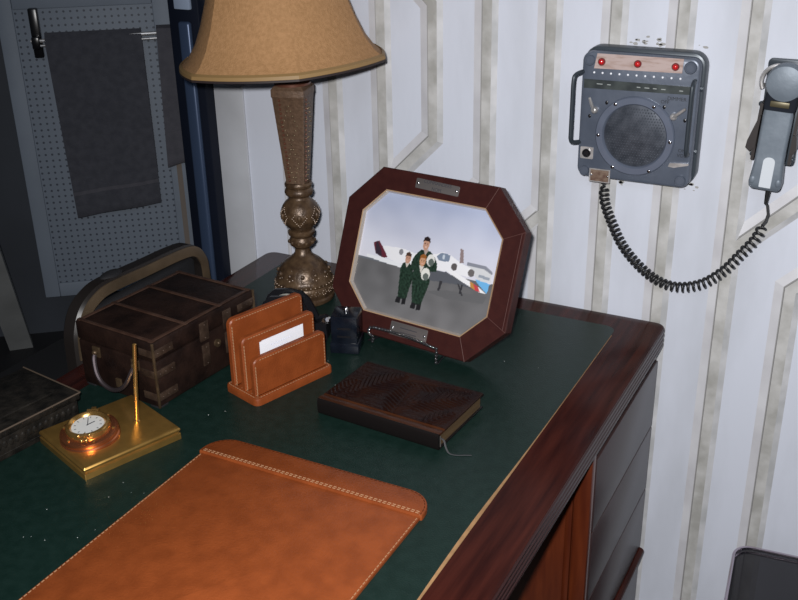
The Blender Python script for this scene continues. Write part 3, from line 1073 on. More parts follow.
def photo_col(s, t):
    hz = 0.436 + 0.010 * s
    if t > hz:
        k = (t - hz) / 0.55
        nz = noise.noise((s * 1.6, t * 3.2, 1.7)) * 0.5 + noise.noise((s * 4, t * 8, 4.1)) * 0.25
        c0, c1 = (0.58, 0.58, 0.65), (0.33, 0.37, 0.50)
        col = [a + (b_ - a) * min(1, k) + nz * 0.11 for a, b_ in zip(c0, c1)]
    else:
        nz = noise.noise((s * 5, t * 9, 0.3)) * 0.03
        g = 0.135 - 0.03 * (t / hz) + nz
        col = [g * 1.0, g * 0.99, g * 1.03]
        if t > hz - 0.018 and s < -0.3:
            col = [0.12, 0.13, 0.15]
    for (s_, c_), bb in zip(SHP, BB):
        if bb[0] <= s <= bb[1] and bb[2] <= t <= bb[3]:
            if s_[0] == 'e':
                if ((s - s_[1]) / s_[3]) ** 2 + ((t - s_[2]) / s_[4]) ** 2 <= 1:
                    col = list(c_)
            elif inpoly((s, t), s_):
                k = 1.0
                if c_ is G:
                    k = 1 + 1.0 * noise.noise((s * 40, t * 60, 2.0))
                col = [q * k for q in c_]
    return [min(1, max(0.002, q)) for q in col]


GX, GY = 250, 184
me = bpy.data.meshes.new('photo_print')
vs, fs_ = [], []
for jy in range(GY + 1):
    for ix in range(GX + 1):
        vs.append(((-0.5 + ix / GX) * PW, FM_ + PH * jy / GY, -0.0052))
sh_i = inset(ii, -0.001)
for jy in range(GY):
    for ix in range(GX):
        cxm, cym = (-0.5 + (ix + 0.5) / GX) * PW, FM_ + PH * (jy + 0.5) / GY
        if abs(cxm) + 0 > PW / 2:
            continue
        # keep the octagon only
        ok = (abs(cxm) - (PW / 2)) + (abs(cym - FH / 2) - PH / 2) < -FCI + 0.002
        if ok:
            q = jy * (GX + 1) + ix
            fs_.append((q, q + 1, q + GX + 2, q + GX + 1))
me.from_pydata(vs, [], fs_)
ca_ = me.color_attributes.new('print', 'FLOAT_COLOR', 'POINT')
for k, p in enumerate(vs):
    c_ = photo_col(p[0] / (PW / 2), (p[1] - FM_) / PH)
    ca_.data[k].color = (*c_, 1)
me.materials.append(photom)
po_ = bpy.data.objects.new('photo_print', me)
C.objects.link(po_)
po_.parent = frame
po_['label'] = 'photo of a man and two children in green suits before a white aeroplane'


def nameplate(x0, x1, y0, y1, lines, size, lab, tilt=0):
    M_ = tr((x0 + x1) / 2, (y0 + y1) / 2, 0) @ rot('Z', tilt)
    hw_, hh2 = (x1 - x0) / 2, (y1 - y0) / 2
    o = MB().prism(rrect(-hw_, hw_, -hh2, hh2, 0.002, 3), 0.0, 0.0012, 0.0004, M=M_).build('name_plate', plate, frame, smooth=30)
    o['label'] = lab
    sc = MB()
    for sx in (-1, 1):
        sc.ball((sx * (hw_ - 0.005), 0, 0.0012), 0.0024, 8, 5, (1, 1, 0.6), M=M_)
    build_each(sc, 'screw', chrome, o)
    for k, t_ in enumerate(lines):
        if t_.startswith('.'):
            MB().box(-hw_ * 0.45, hw_ * 0.45, (0.5 - k) * size * 1.25 - 0.0007, (0.5 - k) * size * 1.25 + 0.0007, 0.0012, 0.0014, M=M_).build('engraved_line', platetxt, o, smooth=0)
            continue
        text('lettering', t_, size, platetxt, o, M_ @ tr(0, (len(lines) / 2 - 0.5 - k) * size * 1.25, 0.00125), 0.0001)


S2 = PW / 2
nameplate(-0.31 * S2, 0.317 * S2, FM_ + PH * 1.068, FM_ + PH * 1.150, ['COMMANDERS', 'NOM'], 0.0085, 'engraved nickel plate above the photo', -0.03)
nameplate(-0.275 * S2, 0.272 * S2, FM_ - PH * 0.148, FM_ - PH * 0.035, ['.....', '.....'], 0.006, 'engraved nickel plate below the photo', 0)

# ---- beaded wire easel holding the frame
ez = thing('display_easel', 'small black beaded wire easel under the octagonal picture frame', 'easel', FO + Vector((0, 0, -0.0115)), fyaw)
eb = MB()
NB = 46
y_f = -0.010


def fpt(x, y, z):
    return FMr @ Vector((x, y, z))


inv = rot('Z', -fyaw)
front = []
for k in range(NB + 1):
    t = k / NB
    x = -0.062 + 0.134 * t
    zr = 0.030 + 0.004 * math.cos((t - 0.4) * 3)
    front.append(Vector((x, -0.016 + 0.006, zr)))
fpts = [Vector((-0.066, -0.012, 0.004)), Vector((-0.062, -0.014, 0.012)), Vector((-0.066, -0.014, 0.018)), Vector((-0.072, -0.014, 0.016)), Vector((-0.074, -0.014, 0.023)), Vector((-0.069, -0.013, 0.031))] + front + \
       [Vector((0.074, -0.012, 0.024)), Vector((0.073, -0.012, 0.014)), Vector((0.073, -0.012, 0.004))]
eb.tube(fpts, 0.0012, 6)
eb.build('front_rail', blackm, ez)
bs = MB()
acc = 0
dist = [0]
for a, c in zip(fpts, fpts[1:]):
    dist.append(dist[-1] + (c - a).length)
nb = int(dist[-1] / 0.0064)
for k in range(nb + 1):
    d_ = dist[-1] * k / nb
    for i in range(len(fpts) - 1):
        if dist[i] <= d_ <= dist[i + 1] + 1e-9:
            p = fpts[i].lerp(fpts[i + 1], (d_ - dist[i]) / max(1e-9, dist[i + 1] - dist[i]))
            bs.ball(p, 0.0031, 8, 6)
            break
bs.build('beads', mat('black_beads', (0.02, 0.02, 0.022), 0.12, spec=1.0, coat=1.0), ez)
lg = MB()
for sx in (-1, 1):
    lg.tube([(sx * 0.076, -0.012, 0.003), (sx * 0.070, 0.010, 0.0025), (sx * 0.060, 0.060, 0.002), (sx * 0.04, 0.11, 0.002)], 0.0018, 8)
    lg.tube([(sx * 0.055, 0.083, 0.002), (sx * 0.035, 0.105, 0.10), (sx * 0.012, 0.128, 0.17)], 0.0018, 8)
lg.tube([(-0.013, 0.128, 0.17), (0.013, 0.128, 0.17)], 0.0018, 8)
lg.build('back_legs', blackm, ez)

# ================================================================== BLACK CUBE
cb = thing('desk_cube', 'small glossy black block with a silver stud on top before the picture frame', 'block', (-0.833, 1.3775, DZ + 0.0005), R(18))
MB().box(-0.0255, 0.0255, -0.0255, 0.0255, 0.0, 0.020, 0.002).box(-0.0232, 0.0232, -0.0232, 0.0232, 0.018, 0.0695, 0.002).build('body', cubem, cb)
MB().cyl(0.0045, 0.069, 0.0725, 12).ball((0, 0, 0.0745), 0.0042, 10, 6).build('stud', chrome, cb)
MB().box(-0.012, 0.012, -0.0236, -0.0230, 0.03, 0.034).box(-0.012, 0.012, -0.0236, -0.0230, 0.045, 0.049).build('groove', blackm, cb)

# ================================================================== TAPE DISPENSER
tdx = math.atan2(0.035, 0.10)
td = thing('tape_dispenser', 'black tape dispenser half hidden behind the tan letter organizer', 'tape dispenser', (-0.955, 1.372, DZ + 0.0005), tdx)
side = [(a_, b_ * 1.12) for a_, b_ in [(-0.062, 0.0), (0.075, 0.0), (0.078, 0.006), (0.076, 0.030), (0.068, 0.034), (0.056, 0.031), (0.052, 0.040), (0.040, 0.062), (0.028, 0.073), (0.006, 0.077), (-0.022, 0.075), (-0.036, 0.064), (-0.052, 0.035), (-0.064, 0.012)]]
t_b = MB()
for ya, yb in ((-0.019, -0.014), (0.014, 0.019)):
    t_b.rings([[(x, ya, z) for x, z in side], [(x, yb, z) for x, z in side]])
low = [(-0.062, 0.0), (0.075, 0.0), (0.078, 0.006), (0.076, 0.030), (0.068, 0.034), (0.050, 0.028), (0.030, 0.012), (-0.04, 0.012), (-0.064, 0.012)]
t_b.rings([[(x, -0.014, z) for x, z in low], [(x, 0.014, z) for x, z in low]])
t_b.build('body', blackm, td, smooth=25)
MB().lathe([(0.013, -0.0095), (0.031, -0.0095), (0.031, 0.0095), (0.013, 0.0095)], 28, M=tr(0.002, 0, 0.048) @ rot('X', R(90)), cap=False).build('tape_roll', tapem, td)
MB().cyl(0.0128, -0.0135, 0.0135, 20, M=tr(0.002, 0, 0.048) @ rot('X', R(90))).build('hub', blackm, td)
MB().box(0.066, 0.079, -0.012, 0.012, 0.0335, 0.0355, 0.0004).build('cutter', chrome, td)

# ================================================================== JOURNAL
bang = math.atan2(-0.0155, 0.216)
bk_ = thing('journal', 'thick dark brown journal with embossed leaf cover lying on the green leather', 'book', (-0.6485, 1.2235, DZ + 0.0005), bang)
BW, BD, BT = 0.108, 0.0715, 0.027
# local x along the spine, -y = spine side
pg_ = MB().box(-BW + 0.003, BW - 0.003, -BD + 0.004, BD - 0.004, 0.003, BT - 0.0035, 0.0004)
pg_.build('page_block', pages, bk_, smooth=0)
MB().box(-BW, BW, -BD + 0.003, BD, 0, 0.0032, 0.001).build('back_cover', spinem, bk_)
nx, ny = 150, 104


def relief(x, y):
    # three veined leaves carved into the cover
    h = 0.0
    for (cx, cy, a, L_, wd) in ((-0.050, 0.012, 62, 0.115, 0.052), (0.008, -0.004, 100, 0.105, 0.046), (0.056, 0.012, 40, 0.110, 0.052), (0.040, 0.052, 8, 0.11, 0.034), (-0.088, -0.02, 80, 0.07, 0.030), (0.085, -0.03, 60, 0.06, 0.03)):
        ca, sa = math.cos(R(a)), math.sin(R(a))
        lx = (x - cx) * ca + (y - cy) * sa
        ly = -(x - cx) * sa + (y - cy) * ca
        t = lx / L_ * 2
        if abs(t) < 1:
            hwid = wd / 1.6 * (1 - t * t) ** 0.6
            if abs(ly) < hwid:
                e = 1 - abs(ly) / hwid
                vein = math.cos((lx - abs(ly) * 0.9) * 2 * PI / 0.0085)
                h2 = 0.0014 * min(1, e * 3) + 0.0009 * vein * min(1, e * 4)
                if abs(ly) < 0.0016:
                    h2 = 0.0003
                h = max(h, h2)
    h += 0.00025 * noise.noise((x * 260, y * 260, 3))
    if h < 0.0004:
        h += 0.0004 * abs(math.sin(x * 300 + 3 * noise.noise((x * 60, y * 60, 0)))) * abs(math.cos(y * 280))
    return h


cv = bmesh.new()
y_a, y_b = -BD + 0.021, BD
grid = []
for jy in range(ny + 1):
    row = []
    for ix in range(nx + 1):
        x = -BW + 2 * BW * ix / nx
        y = y_a + (y_b - y_a) * jy / ny
        ed = min(x + BW, BW - x, y_b - y)
        z = BT + (relief(x, y) if ed > 0.004 else 0.0005)
        if ed < 0.0008:
            z = BT - 0.0010
        row.append(cv.verts.new((x, y, z)))
    grid.append(row)
for jy in range(ny):
    for ix in range(nx):
        cv.faces.new((grid[jy][ix], grid[jy][ix + 1], grid[jy + 1][ix + 1], grid[jy + 1][ix]))
bd_loop = [grid[0][i] for i in range(nx + 1)] + [grid[j_][nx] for j_ in range(1, ny + 1)] + [grid[ny][i] for i in range(nx - 1, -1, -1)] + [grid[j_][0] for j_ in range(ny - 1, 0, -1)]
low_ = [cv.verts.new((v_.co.x, v_.co.y, BT - 0.0035)) for v_ in bd_loop]
L_n = len(bd_loop)
for i in range(L_n):
    cv.faces.new((bd_loop[i], low_[i], low_[(i + 1) % L_n], bd_loop[(i + 1) % L_n]))
cv.faces.new(low_)
mbk = MB()
mbk.bm.free()
mbk.bm = cv
fc = mbk.build('front_cover', bookc, bk_, smooth=50)
# hinge strip and rounded spine
hg = MB()
pr = [(-BD + 0.021, BT - 0.0035), (-BD + 0.021, BT - 0.0002), (-BD + 0.018, BT - 0.0016), (-BD + 0.014, BT - 0.0004), (-BD + 0.008, BT + 0.0004), (-BD + 0.003, BT - 0.0008), (-BD + 0.003, BT - 0.0035)]
hg.rings([[(-BW, y, z) for y, z in pr], [(BW, y, z) for y, z in pr]])
hg.build('hinge_strip', bookred, bk_, smooth=40)
spn = MB()
pr = []
for k in range(9):
    a = R(-90 + 180 * k / 8)
    pr.append((-BD + 0.003 - 0.0030 * math.cos(a), BT / 2 + (BT / 2) * math.sin(a)))
pr = pr + [(-BD + 0.0055, BT - 0.001), (-BD + 0.0055, 0.001)]
spn.rings([[(-BW, y, z) for y, z in pr], [(BW, y, z) for y, z in pr]])
spn.build('spine', spinem, bk_, smooth=40)
MB().tube([(-BW + 0.002, -BD + 0.004, BT * 0.5)] and [(BW - 0.0006, -BD + 0.007, 0.004), (BW - 0.0006, -BD + 0.007, BT - 0.005)], 0.0013, 6).build('headband', mat('dull_headband', (0.05, 0.045, 0.04), 0.8), bk_)
rp = [(BW - 0.004, -BD + 0.012, 0.016), (BW + 0.004, -BD + 0.0105, 0.014), (BW + 0.010, -BD + 0.006, 0.006), (BW + 0.018, -BD + 0.002, 0.0012), (BW + 0.030, -BD + 0.004, 0.0008), (BW + 0.040, -BD + 0.010, 0.0008), (BW + 0.048, -BD + 0.014, 0.0008)]


def spline(pts, n=6):
    P = [Vector(p) for p in pts]
    out = []
    for i in range(len(P) - 1):
        p0, p1, p2, p3 = P[max(i - 1, 0)], P[i], P[i + 1], P[min(i + 2, len(P) - 1)]
        for k in range(n):
            t = k / n
            out.append(0.5 * ((2 * p1) + (p2 - p0) * t + (2 * p0 - 5 * p1 + 4 * p2 - p3) * t * t + (3 * p1 - p0 - 3 * p2 + p3) * t ** 3))
    out.append(P[-1])
    return out


MB().tube(spline(rp), 0.0016, 6, flat=0.25).build('bookmark_ribbon', ribbonm, bk_)

# ================================================================== DESK CLOCK
cang = math.atan2(0.153, 0.054)
ck = thing('desk_clock', 'brass desk set with a small copper porthole clock and upright brass rod', 'clock', (-1.0020, 0.9590, DZ + 0.0005), cang)
# local x = long front edge direction, +y away from the viewer's right
HX, HY = 0.079, 0.0715
sl = MB()
st_prof = [(0.0, 0.0), (0.0, 0.009), (0.003, 0.0105), (0.003, 0.0125), (0.0005, 0.0135), (0.0, 0.0165), (0.0015, 0.019), (0.004, 0.020)]
sl.rings([[(x, y, z) for x, y in rrect(-HX + d, HX - d, -HY + d, HY - d, 0.002, 2)] for d, z in st_prof])
sl.build('base', brass, ck, smooth=25)
CL = WM(ck).inverted() @ Vector((-1.012, 0.930, DZ + 0.020))
CT = tr(CL.x, CL.y, 0.0240) @ rot('Z', -cang) @ rot('X', R(5)) @ Matrix.Scale(1.06, 4)
MB().lathe([(0.041, -0.0045), (0.041, 0.0005), (0.0395, 0.002), (0.0405, 0.006), (0.0395, 0.009), (0.036, 0.0105), (0.030, 0.011)], 48, M=CT).build('case_ring', copper, ck)
MB().lathe([(0.0305, 0.010), (0.031, 0.0165), (0.0295, 0.0195), (0.0265, 0.0205), (0.0240, 0.0185), (0.0225, 0.0160)], 48, M=CT, cap=False).build('bezel', brassb, ck)
dl = MB().cyl(0.0235, 0.012, 0.0160, 40, M=CT).build('dial', dial, ck)
mk = MB()
for k in range(12):
    a = 2 * PI * k / 12
    mk.box(-0.0005, 0.0005, 0.0165, 0.0195, 0.0160, 0.0163, M=CT @ rot('Z', a))
mk.build('hour_marks', platetxt, dl, smooth=0)
MB().box(-0.0007, 0.0007, -0.002, 0.011, 0.0164, 0.0168, M=CT @ rot('Z', R(-20))).build('hour_hand', platetxt, dl, smooth=0)
MB().box(-0.0005, 0.0005, -0.002, 0.016, 0.0169, 0.0172, M=CT @ rot('Z', R(40))).build('minute_hand', platetxt, dl, smooth=0)
bt_ = MB()
for k in range(6):
    a = 2 * PI * k / 6 + 0.4
    bt_.ball((0.0355 * math.cos(a), 0.0355 * math.sin(a), 0.0112), 0.0022, 8, 5, M=CT)
build_each(bt_, 'bolt', brassb, ck)
ltc = MB()
aL = R(-55)
ltc.tube([(0.027, 0, 0.020), (0.039, 0, 0.0165)], 0.0022, 8, M=CT @ rot('Z', aL))
ltc.tube([(0.033, -0.007, 0.0215), (0.033, 0.007, 0.0215)], 0.0018, 8, M=CT @ rot('Z', aL))
for sy in (-1, 1):
    ltc.ball((0.033, sy * 0.0075, 0.0215), 0.0032, 8, 6, M=CT @ rot('Z', aL))
    ltc.ball((0.039, sy * 0.003, 0.0175), 0.003, 8, 6, M=CT @ rot('Z', aL))
ltc.build('dog_latch', brassb, ck)
hgm = MB()
aH = R(120)
hgm.tube([(0.034, -0.008, 0.016), (0.034, 0.008, 0.016)], 0.003, 8, M=CT @ rot('Z', aH))
hgm.box(0.028, 0.042, -0.0035, 0.0035, 0.012, 0.018, 0.001, M=CT @ rot('Z', aH))
hgm.build('hinge', brassb, ck)
RL = WM(ck).inverted() @ Vector((-0.980, 0.995, DZ))
MB().lathe([(0.0052, 0.0195), (0.0052, 0.0215), (0.0036, 0.023), (0.0036, 0.03), (0.0030, 0.150), (0.0012, 0.1515)], 14, M=tr(RL.x, RL.y, 0.0195) @ Matrix.Rotation(R(5.5), 4, (rot('Z', -cang) @ Vector((-0.468, 0.884, 0)))) @ tr(0, 0, -0.0195)).build('rod', brassb, ck)

# ================================================================== STRAPPED CHEST
chx = math.atan2(0.2365, 0.021)
bx_ = thing('storage_box', 'brown leather covered storage box with brass corner straps and a bail handle', 'box', (-1.0665, 1.1875, DZ + 0.0005), chx)
# local x = long axis (away from viewer along the right face), -y = right face
LXh, LYh, LH = 0.1195, 0.0850, 0.1175
MB().box(-LXh, LXh, -LYh, LYh, 0.004, 0.083, 0.003).build('body', chestw, bx_)
lid = MB().box(-LXh - 0.001, LXh + 0.001, -LYh - 0.001, LYh + 0.001, 0.0845, LH, 0.004).build('lid', chestw, bx_)
ls = MB()
zt = LH - 0.0004
for xs_ in (-LXh + 0.006, -0.040, 0.040, LXh - 0.006):
    ls.box(xs_ - 0.0035, xs_ + 0.0035, -LYh + 0.001, LYh - 0.001, zt, zt + 0.0016, 0.0005)
for ys_ in (-LYh + 0.006, LYh - 0.006):
    ls.box(-LXh + 0.001, LXh - 0.001, ys_ - 0.0035, ys_ + 0.0035, zt, zt + 0.0013, 0.0005)
build_each(ls, 'lid_strap', strapm, lid)
cl_ = MB()
for sx in (-1, 1):
    for zc in (0.098, 0.062, 0.022):
        xa = sx * LXh
        cl_.box(min(xa, xa - sx * 0.042) - (0.0015 if sx < 0 else 0), max(xa, xa - sx * 0.042) + (0.0015 if sx > 0 else 0), -LYh - 0.0026, -LYh + 0.001, zc - 0.0065, zc + 0.0065, 0.0008)
        cl_.box(xa - 0.0012, xa + 0.0012 + 0.0012 * sx, -LYh - 0.0026, -LYh + 0.030, zc - 0.0065, zc + 0.0065, 0.0008)
        for q in (0.008, 0.020, 0.034):
            cl_.ball((xa - sx * q, -LYh - 0.0028, zc), 0.0016, 6, 4)
build_each(cl_, 'corner_strap', mat('bronze_strap', (0.035, 0.021, 0.015), 0.4, metal=0.4, col2=(0.075, 0.048, 0.034), vscale=60), bx_)
ed_ = MB()
for sx in (-1, 1):
    ed_.box(sx * LXh - 0.002, sx * LXh + 0.002, -LYh - 0.003, -LYh + 0.001, 0.004, LH, 0.001)
build_each(ed_, 'corner_edge', antbrass, bx_)
lat = MB()
for xs_ in (-0.006, 0.050):
    lat.box(xs_ - 0.010, xs_ + 0.010, -LYh - 0.0028, -LYh + 0.001, 0.075, 0.108, 0.001)
    lat.box(xs_ - 0.008, xs_ + 0.008, -LYh - 0.0026, -LYh + 0.001, 0.030, 0.068, 0.001)
    for zz in (0.034, 0.063, 0.080, 0.103):
        lat.ball((xs_, -LYh - 0.003, zz), 0.002, 6, 4)
build_each(lat, 'latch_plate', MATS['bronze_strap'], bx_)
MB().cyl(0.007, 0, 0.003, 16, M=tr(0.022, -LYh, 0.058) @ rot('X', R(90))).ball((0.022, -LYh - 0.0035, 0.058), 0.0035, 8, 6).build('keyhole_boss', antbrass, bx_)
bh = MB()
pts = [(-LXh - 0.004, 0.040, 0.078), (-LXh - 0.010, 0.038, 0.070), (-LXh - 0.016, 0.030, 0.050), (-LXh - 0.018, 0.018, 0.036), (-LXh - 0.018, 0.0, 0.030), (-LXh - 0.018, -0.018, 0.036), (-LXh - 0.016, -0.032, 0.050), (-LXh - 0.010, -0.040, 0.070), (-LXh - 0.004, -0.042, 0.078)]
bh.tube(spline([(x, y * 1.08, z - 0.008) for x, y, z in pts], 4), 0.0038, 8)
hd = bh.build('bail_handle', iron, bx_)
br = MB()
for sy in (-0.041, 0.040):
    br.box(-LXh - 0.003, -LXh + 0.001, sy * 1.08 - 0.008, sy * 1.08 + 0.008, 0.062, 0.080, 0.001)
    br.ball((-LXh - 0.005, sy * 1.08, 0.071), 0.005, 8, 6)
br.box(-LXh - 0.003, -LXh + 0.001, -0.006, 0.006, 0.018, 0.034, 0.001)
build_each(br, 'handle_bracket', antbrass, bx_)
ft = MB()
for sx in (-1, 1):
    for sy in (-1, 1):
        ft.box(sx * (LXh - 0.012) - 0.010, sx * (LXh - 0.012) + 0.010, sy * (LYh - 0.012) - 0.010, sy * (LYh - 0.012) + 0.010, 0, 0.005, 0.001)
build_each(ft, 'foot', blackmatte, bx_)

# ================================================================== DARK CARVED CHEST AT THE LEFT EDGE
cc = thing('carved_box', 'dark carved wooden box with a lighter rim beside the round brass clock', 'box', (-1.173, 0.860, DZ + 0.0005), math.atan2(0.150, 0.0235))
MB().box(-0.135, 0.135, -0.068, 0.068, 0.0, 0.036, 0.002).build('body', chestb, cc)
cl2 = MB().box(-0.139, 0.139, -0.072, 0.072, 0.0375, 0.050, 0.003).build('lid', chestb, cc)
rm = MB()
for ys_ in (-0.0725,):
    rm.tube([(-0.138, ys_, 0.0495), (0.138, ys_, 0.0495)], 0.0014, 6)
rm.tube([(0.1395, -0.072, 0.0495), (0.1395, 0.072, 0.0495)], 0.0012, 6)
rm.build('lid_rim', trimw, cl2)
lp = MB().box(-0.11, 0.11, -0.045, 0.045, 0.0495, 0.0545, 0.002)
lp.build('raised_lid_panel', chestb, cl2)
tm = MB()
tm.tube([(-0.135, -0.0685, 0.010), (0.135, -0.0685, 0.010)], 0.0012, 6)
for k in range(26):
    x = -0.128 + k * 0.01024
    tm.ball((x, -0.068, 0.024), 0.0042, 8, 5, (1, 0.5, 1.5))
tm.build('carved_frieze', chestb, cc)

# ================================================================== GUEST CHAIR BEHIND THE DESK
ch = thing('guest_chair', 'black upholstered chair with bentwood arched back frame behind the leather box', 'chair', (-1.53, 1.385, 0))
arch = [(1.215, -0.36), (1.217, -0.15), (1.219, -0.02), (1.226, 0.018), (1.243, 0.046), (1.270, 0.062), (1.31, 0.069), (1.416, 0.064), (1.51, 0.060), (1.558, 0.052), (1.582, 0.028), (1.590, -0.01), (1.592, -0.15), (1.592, -0.36)]
ap = spline([(-1.322, y - 0.006, z + DZ - 0.010) for y, z in arch], 5)


def band(mb, path, tx, tn):
    """rectangular section swept along a path lying in the plane x = const"""
    rg = []
    m = len(path)
    for i, p in enumerate(path):
        t = (path[min(i + 1, m - 1)] - path[max(i - 1, 0)]).normalized()
        nn = Vector((0, -t.z, t.y))       # in-plane normal (outwards)
        xx = Vector((1, 0, 0))
        q = [(-tx, -tn), (tx, -tn), (tx + 0.0, tn * 0.4), (tx * 0.6, tn), (-tx * 0.6, tn), (-tx, tn * 0.4)]
        rg.append([p + xx * a + nn * b_ for a, b_ in q])
    mb.rings(rg)
    return mb


mbx = band(MB(), ap, 0.020, 0.0125)
afr = mbx.build('back_frame', bentd, ch, world=True, smooth=40)
ap2 = [p + Vector((0.0215, 0, 0)) for p in ap if p.z > DZ - 0.05]
band(MB(), ap2, 0.0025, 0.0105).build('front_veneer', bent, afr, world=True, smooth=40)
MB().box(-1.338, -1.312, 1.228, 1.570, 0.47, 0.775, 0.012, 3).build('backrest', blackmatte, ch, world=True)
MB().box(-1.78, -1.315, 1.165, 1.605, 0.42, 0.475, 0.02, 3).build('seat', blackmatte, ch, world=True)
for sx, sy in ((-1.75, 1.205), (-1.75, 1.585), (-1.322, 1.210), (-1.322, 1.588)):
    MB().box(sx - 0.017, sx + 0.017, sy - 0.017, sy + 0.017, 0, 0.43, 0.004).build('leg', bentd, ch, world=True)
MB().ball((-1.322, 1.330, DZ + 0.070), 0.018, 12, 8, (0.8, 1.6, 0.45)).build('top_button', blackmatte, ch, world=True)

# ================================================================== WALL INTERCOM
IC = (-0.4280, W - 0.0060, 1.1308)
ic = thing('wall_intercom', 'blue-grey metal wall intercom with round speaker grille and three red lights', 'intercom', IC)
# local: x right, z up, -y out of the wall; front face at y = -0.0595
FYi = -0.0595
XZ = rot('X', R(90))           # prism xy -> xz, +z -> -y


def fz(y):                      # prism height for a given outward distance
    return y


MB().prism(rrect(-0.1005, 0.1015, -0.110, 0.1125, 0.024, 6), 0.0, 0.024, 0.003, M=XZ).build('rear_housing', icdark, ic)
MB().prism(rrect(-0.0985, 0.0965, -0.1095, 0.1065, 0.016, 6), 0.024, 0.044, 0.0045, M=XZ).build('front_cover', icgrey, ic)
F0 = 0.044


def onf(x, z, d=0.0):
    return tr(x, -F0 - d, z) @ XZ


for (x, z, r_) in ((-0.0845, 0.0925, 0.0085), (0.0815, 0.0925, 0.0100), (-0.0840, -0.0985, 0.0085), (0.0820, -0.0960, 0.0090)):
    k = MB().lathe([(r_, 0), (r_, 0.004), (r_ * 0.85, 0.0055), (r_ * 0.7, 0.0055), (r_ * 0.65, 0.0045), (r_ * 0.05, 0.0045)], 24, M=onf(x, z)).build('corner_bolt', icgrey, ic)
MB().prism([(-0.0775, 0.0795), (0.0685, 0.0825), (0.0695, 0.1055), (-0.0730, 0.1045)], 0, 0.0015, M=tr(0, -F0, 0) @ XZ).build('indicator_plate', pinkplate, ic, smooth=0)
for x, z in ((-0.0645, 0.0915), (-0.004, 0.0925), (0.0576, 0.0925)):
    li = MB().lathe([(0.0062, 0), (0.0062, 0.003), (0.0050, 0.0042), (0.0045, 0.0042)], 20, M=onf(x, z, 0.0015)).build('light_ring', mat('dark_red_ring', (0.16, 0.02, 0.02), 0.35), ic)
    MB().ball((0, 0, 0.0035), 0.0044, 12, 8, (1, 1, 0.7), M=onf(x, z, 0.0015)).build('red_lens', redm, li)
dts = MB()
for k in range(11):
    t = k / 10
    dts.ball((-0.077 + 0.1435 * t, -F0 - 0.0003, 0.0725 + 0.0010 * t), 0.0019, 8, 5)
build_each(dts, 'white_dot', whitedot, ic)
bnd = MB().prism([(-0.0935, 0.0455), (0.0870, 0.0490), (0.0870, 0.0620), (-0.0935, 0.0605)], 0, 0.0016, M=tr(0, -F0, 0) @ XZ).build('legend_strip', bandm, ic, smooth=0)
tk = MB()
for x, w_ in ((-0.066, 0.010), (-0.050, 0.006), (0.000, 0.006), (0.014, 0.008), (0.027, 0.006), (0.041, 0.007), (0.070, 0.006)):
    tk.box(x - w_ / 2, x + w_ / 2, -F0 - 0.0021, -F0 - 0.0015, 0.0535, 0.0550)
tk.build('legend_marks', mat('faded_white_marks', (0.26, 0.28, 0.28), 0.6), bnd, smooth=0)
gc = (-0.0005, -0.0285)
MB().lathe([(0.0675, 0), (0.0675, 0.003), (0.0655, 0.0055), (0.0555, 0.0055), (0.0535, 0.0035), (0.0525, 0.0)], 64, M=onf(*gc), cap=False).build('speaker_ring', mat('ring_enamel', (0.115, 0.135, 0.185), 0.32, metal=0.3, col2=(0.135, 0.158, 0.215), vscale=24), ic)
gm = MB().lathe([(0.053, 0.0008), (0.045, 0.0022), (0.03, 0.0042), (0.012, 0.0052), (0.001, 0.0054)], 48, M=onf(*gc))
for k in range(-11, 12):
    for q in range(-11, 12):
        x, z = k * 0.0046, q * 0.0046
        if math.hypot(x, z) < 0.0505:
            rr = math.hypot(x, z) / 0.053
            gm.ball((gc[0] + x + (0.0023 if q % 2 else 0), -F0 - 0.0054 + 0.0046 * rr * rr, gc[1] + z), 0.0014, 5, 4)
gm.build('speaker_grille', grillem, ic)
for x, z in ((-0.0357, 0.0235), (0.0290, 0.0250), (0.0604, -0.0313), (0.0295, -0.0850), (-0.0335, -0.0850), (-0.0620, -0.0320)):
    MB().ball((x, -F0 - 0.0055, z), 0.0033, 10, 6, (1, 0.5, 1)).build('ring_screw', chrome, ic)
for (x, z, x2, z2) in ((-0.0721, 0.0095, -0.0790, 0.0325), (0.0617, 0.0110, 0.0815, 0.0280)):
    sw = MB().lathe([(0.0062, 0), (0.0062, 0.004), (0.0045, 0.007), (0.003, 0.008)], 16, M=onf(x, z)).build('toggle_switch', steel, ic)
    MB().tube([(x, -F0 - 0.006, z), ((x + x2) / 2, -F0 - 0.010, (z + z2) / 2), (x2, -F0 - 0.012, z2)], [0.0024, 0.0028, 0.0022], 10).build('toggle_lever', steel, sw)
blk = MB()
for x, z in ((-0.0524, 0.0234), (-0.0807, -0.0021), (0.0446, 0.0251), (0.0800, 0.0060)):
    blk.ball((x, -F0, z), 0.0034, 8, 6, (0.8, 0.5, 1))
build_each(blk, 'black_plug', blackm, ic)
jk = MB().prism(rrect(-0.0115, 0.0115, -0.0105, 0.0105, 0.002, 3), 0, 0.0015, M=onf(-0.0815, -0.0665)).build('jack_plate', steel, ic)
MB().lathe([(0.0075, 0), (0.0075, 0.003), (0.006, 0.003), (0.004, 0.001)], 20, M=onf(-0.0815, -0.0665, 0.0015)).build('jack_socket', blackm, jk)
dp = MB().prism(rrect(-0.0185, 0.0185, -0.0120, 0.0120, 0.001, 2), 0, 0.0012, M=onf(-0.0562, -0.1045, 0.001)).build('data_plate', steel, ic, smooth=0)
MB().box(-0.0160, 0.0160, -0.0100, 0.0100, 0.0012, 0.0016, M=onf(-0.0562, -0.1045, 0.001)).build('plate_face', brownplate, dp, smooth=0)
sc_ = MB()
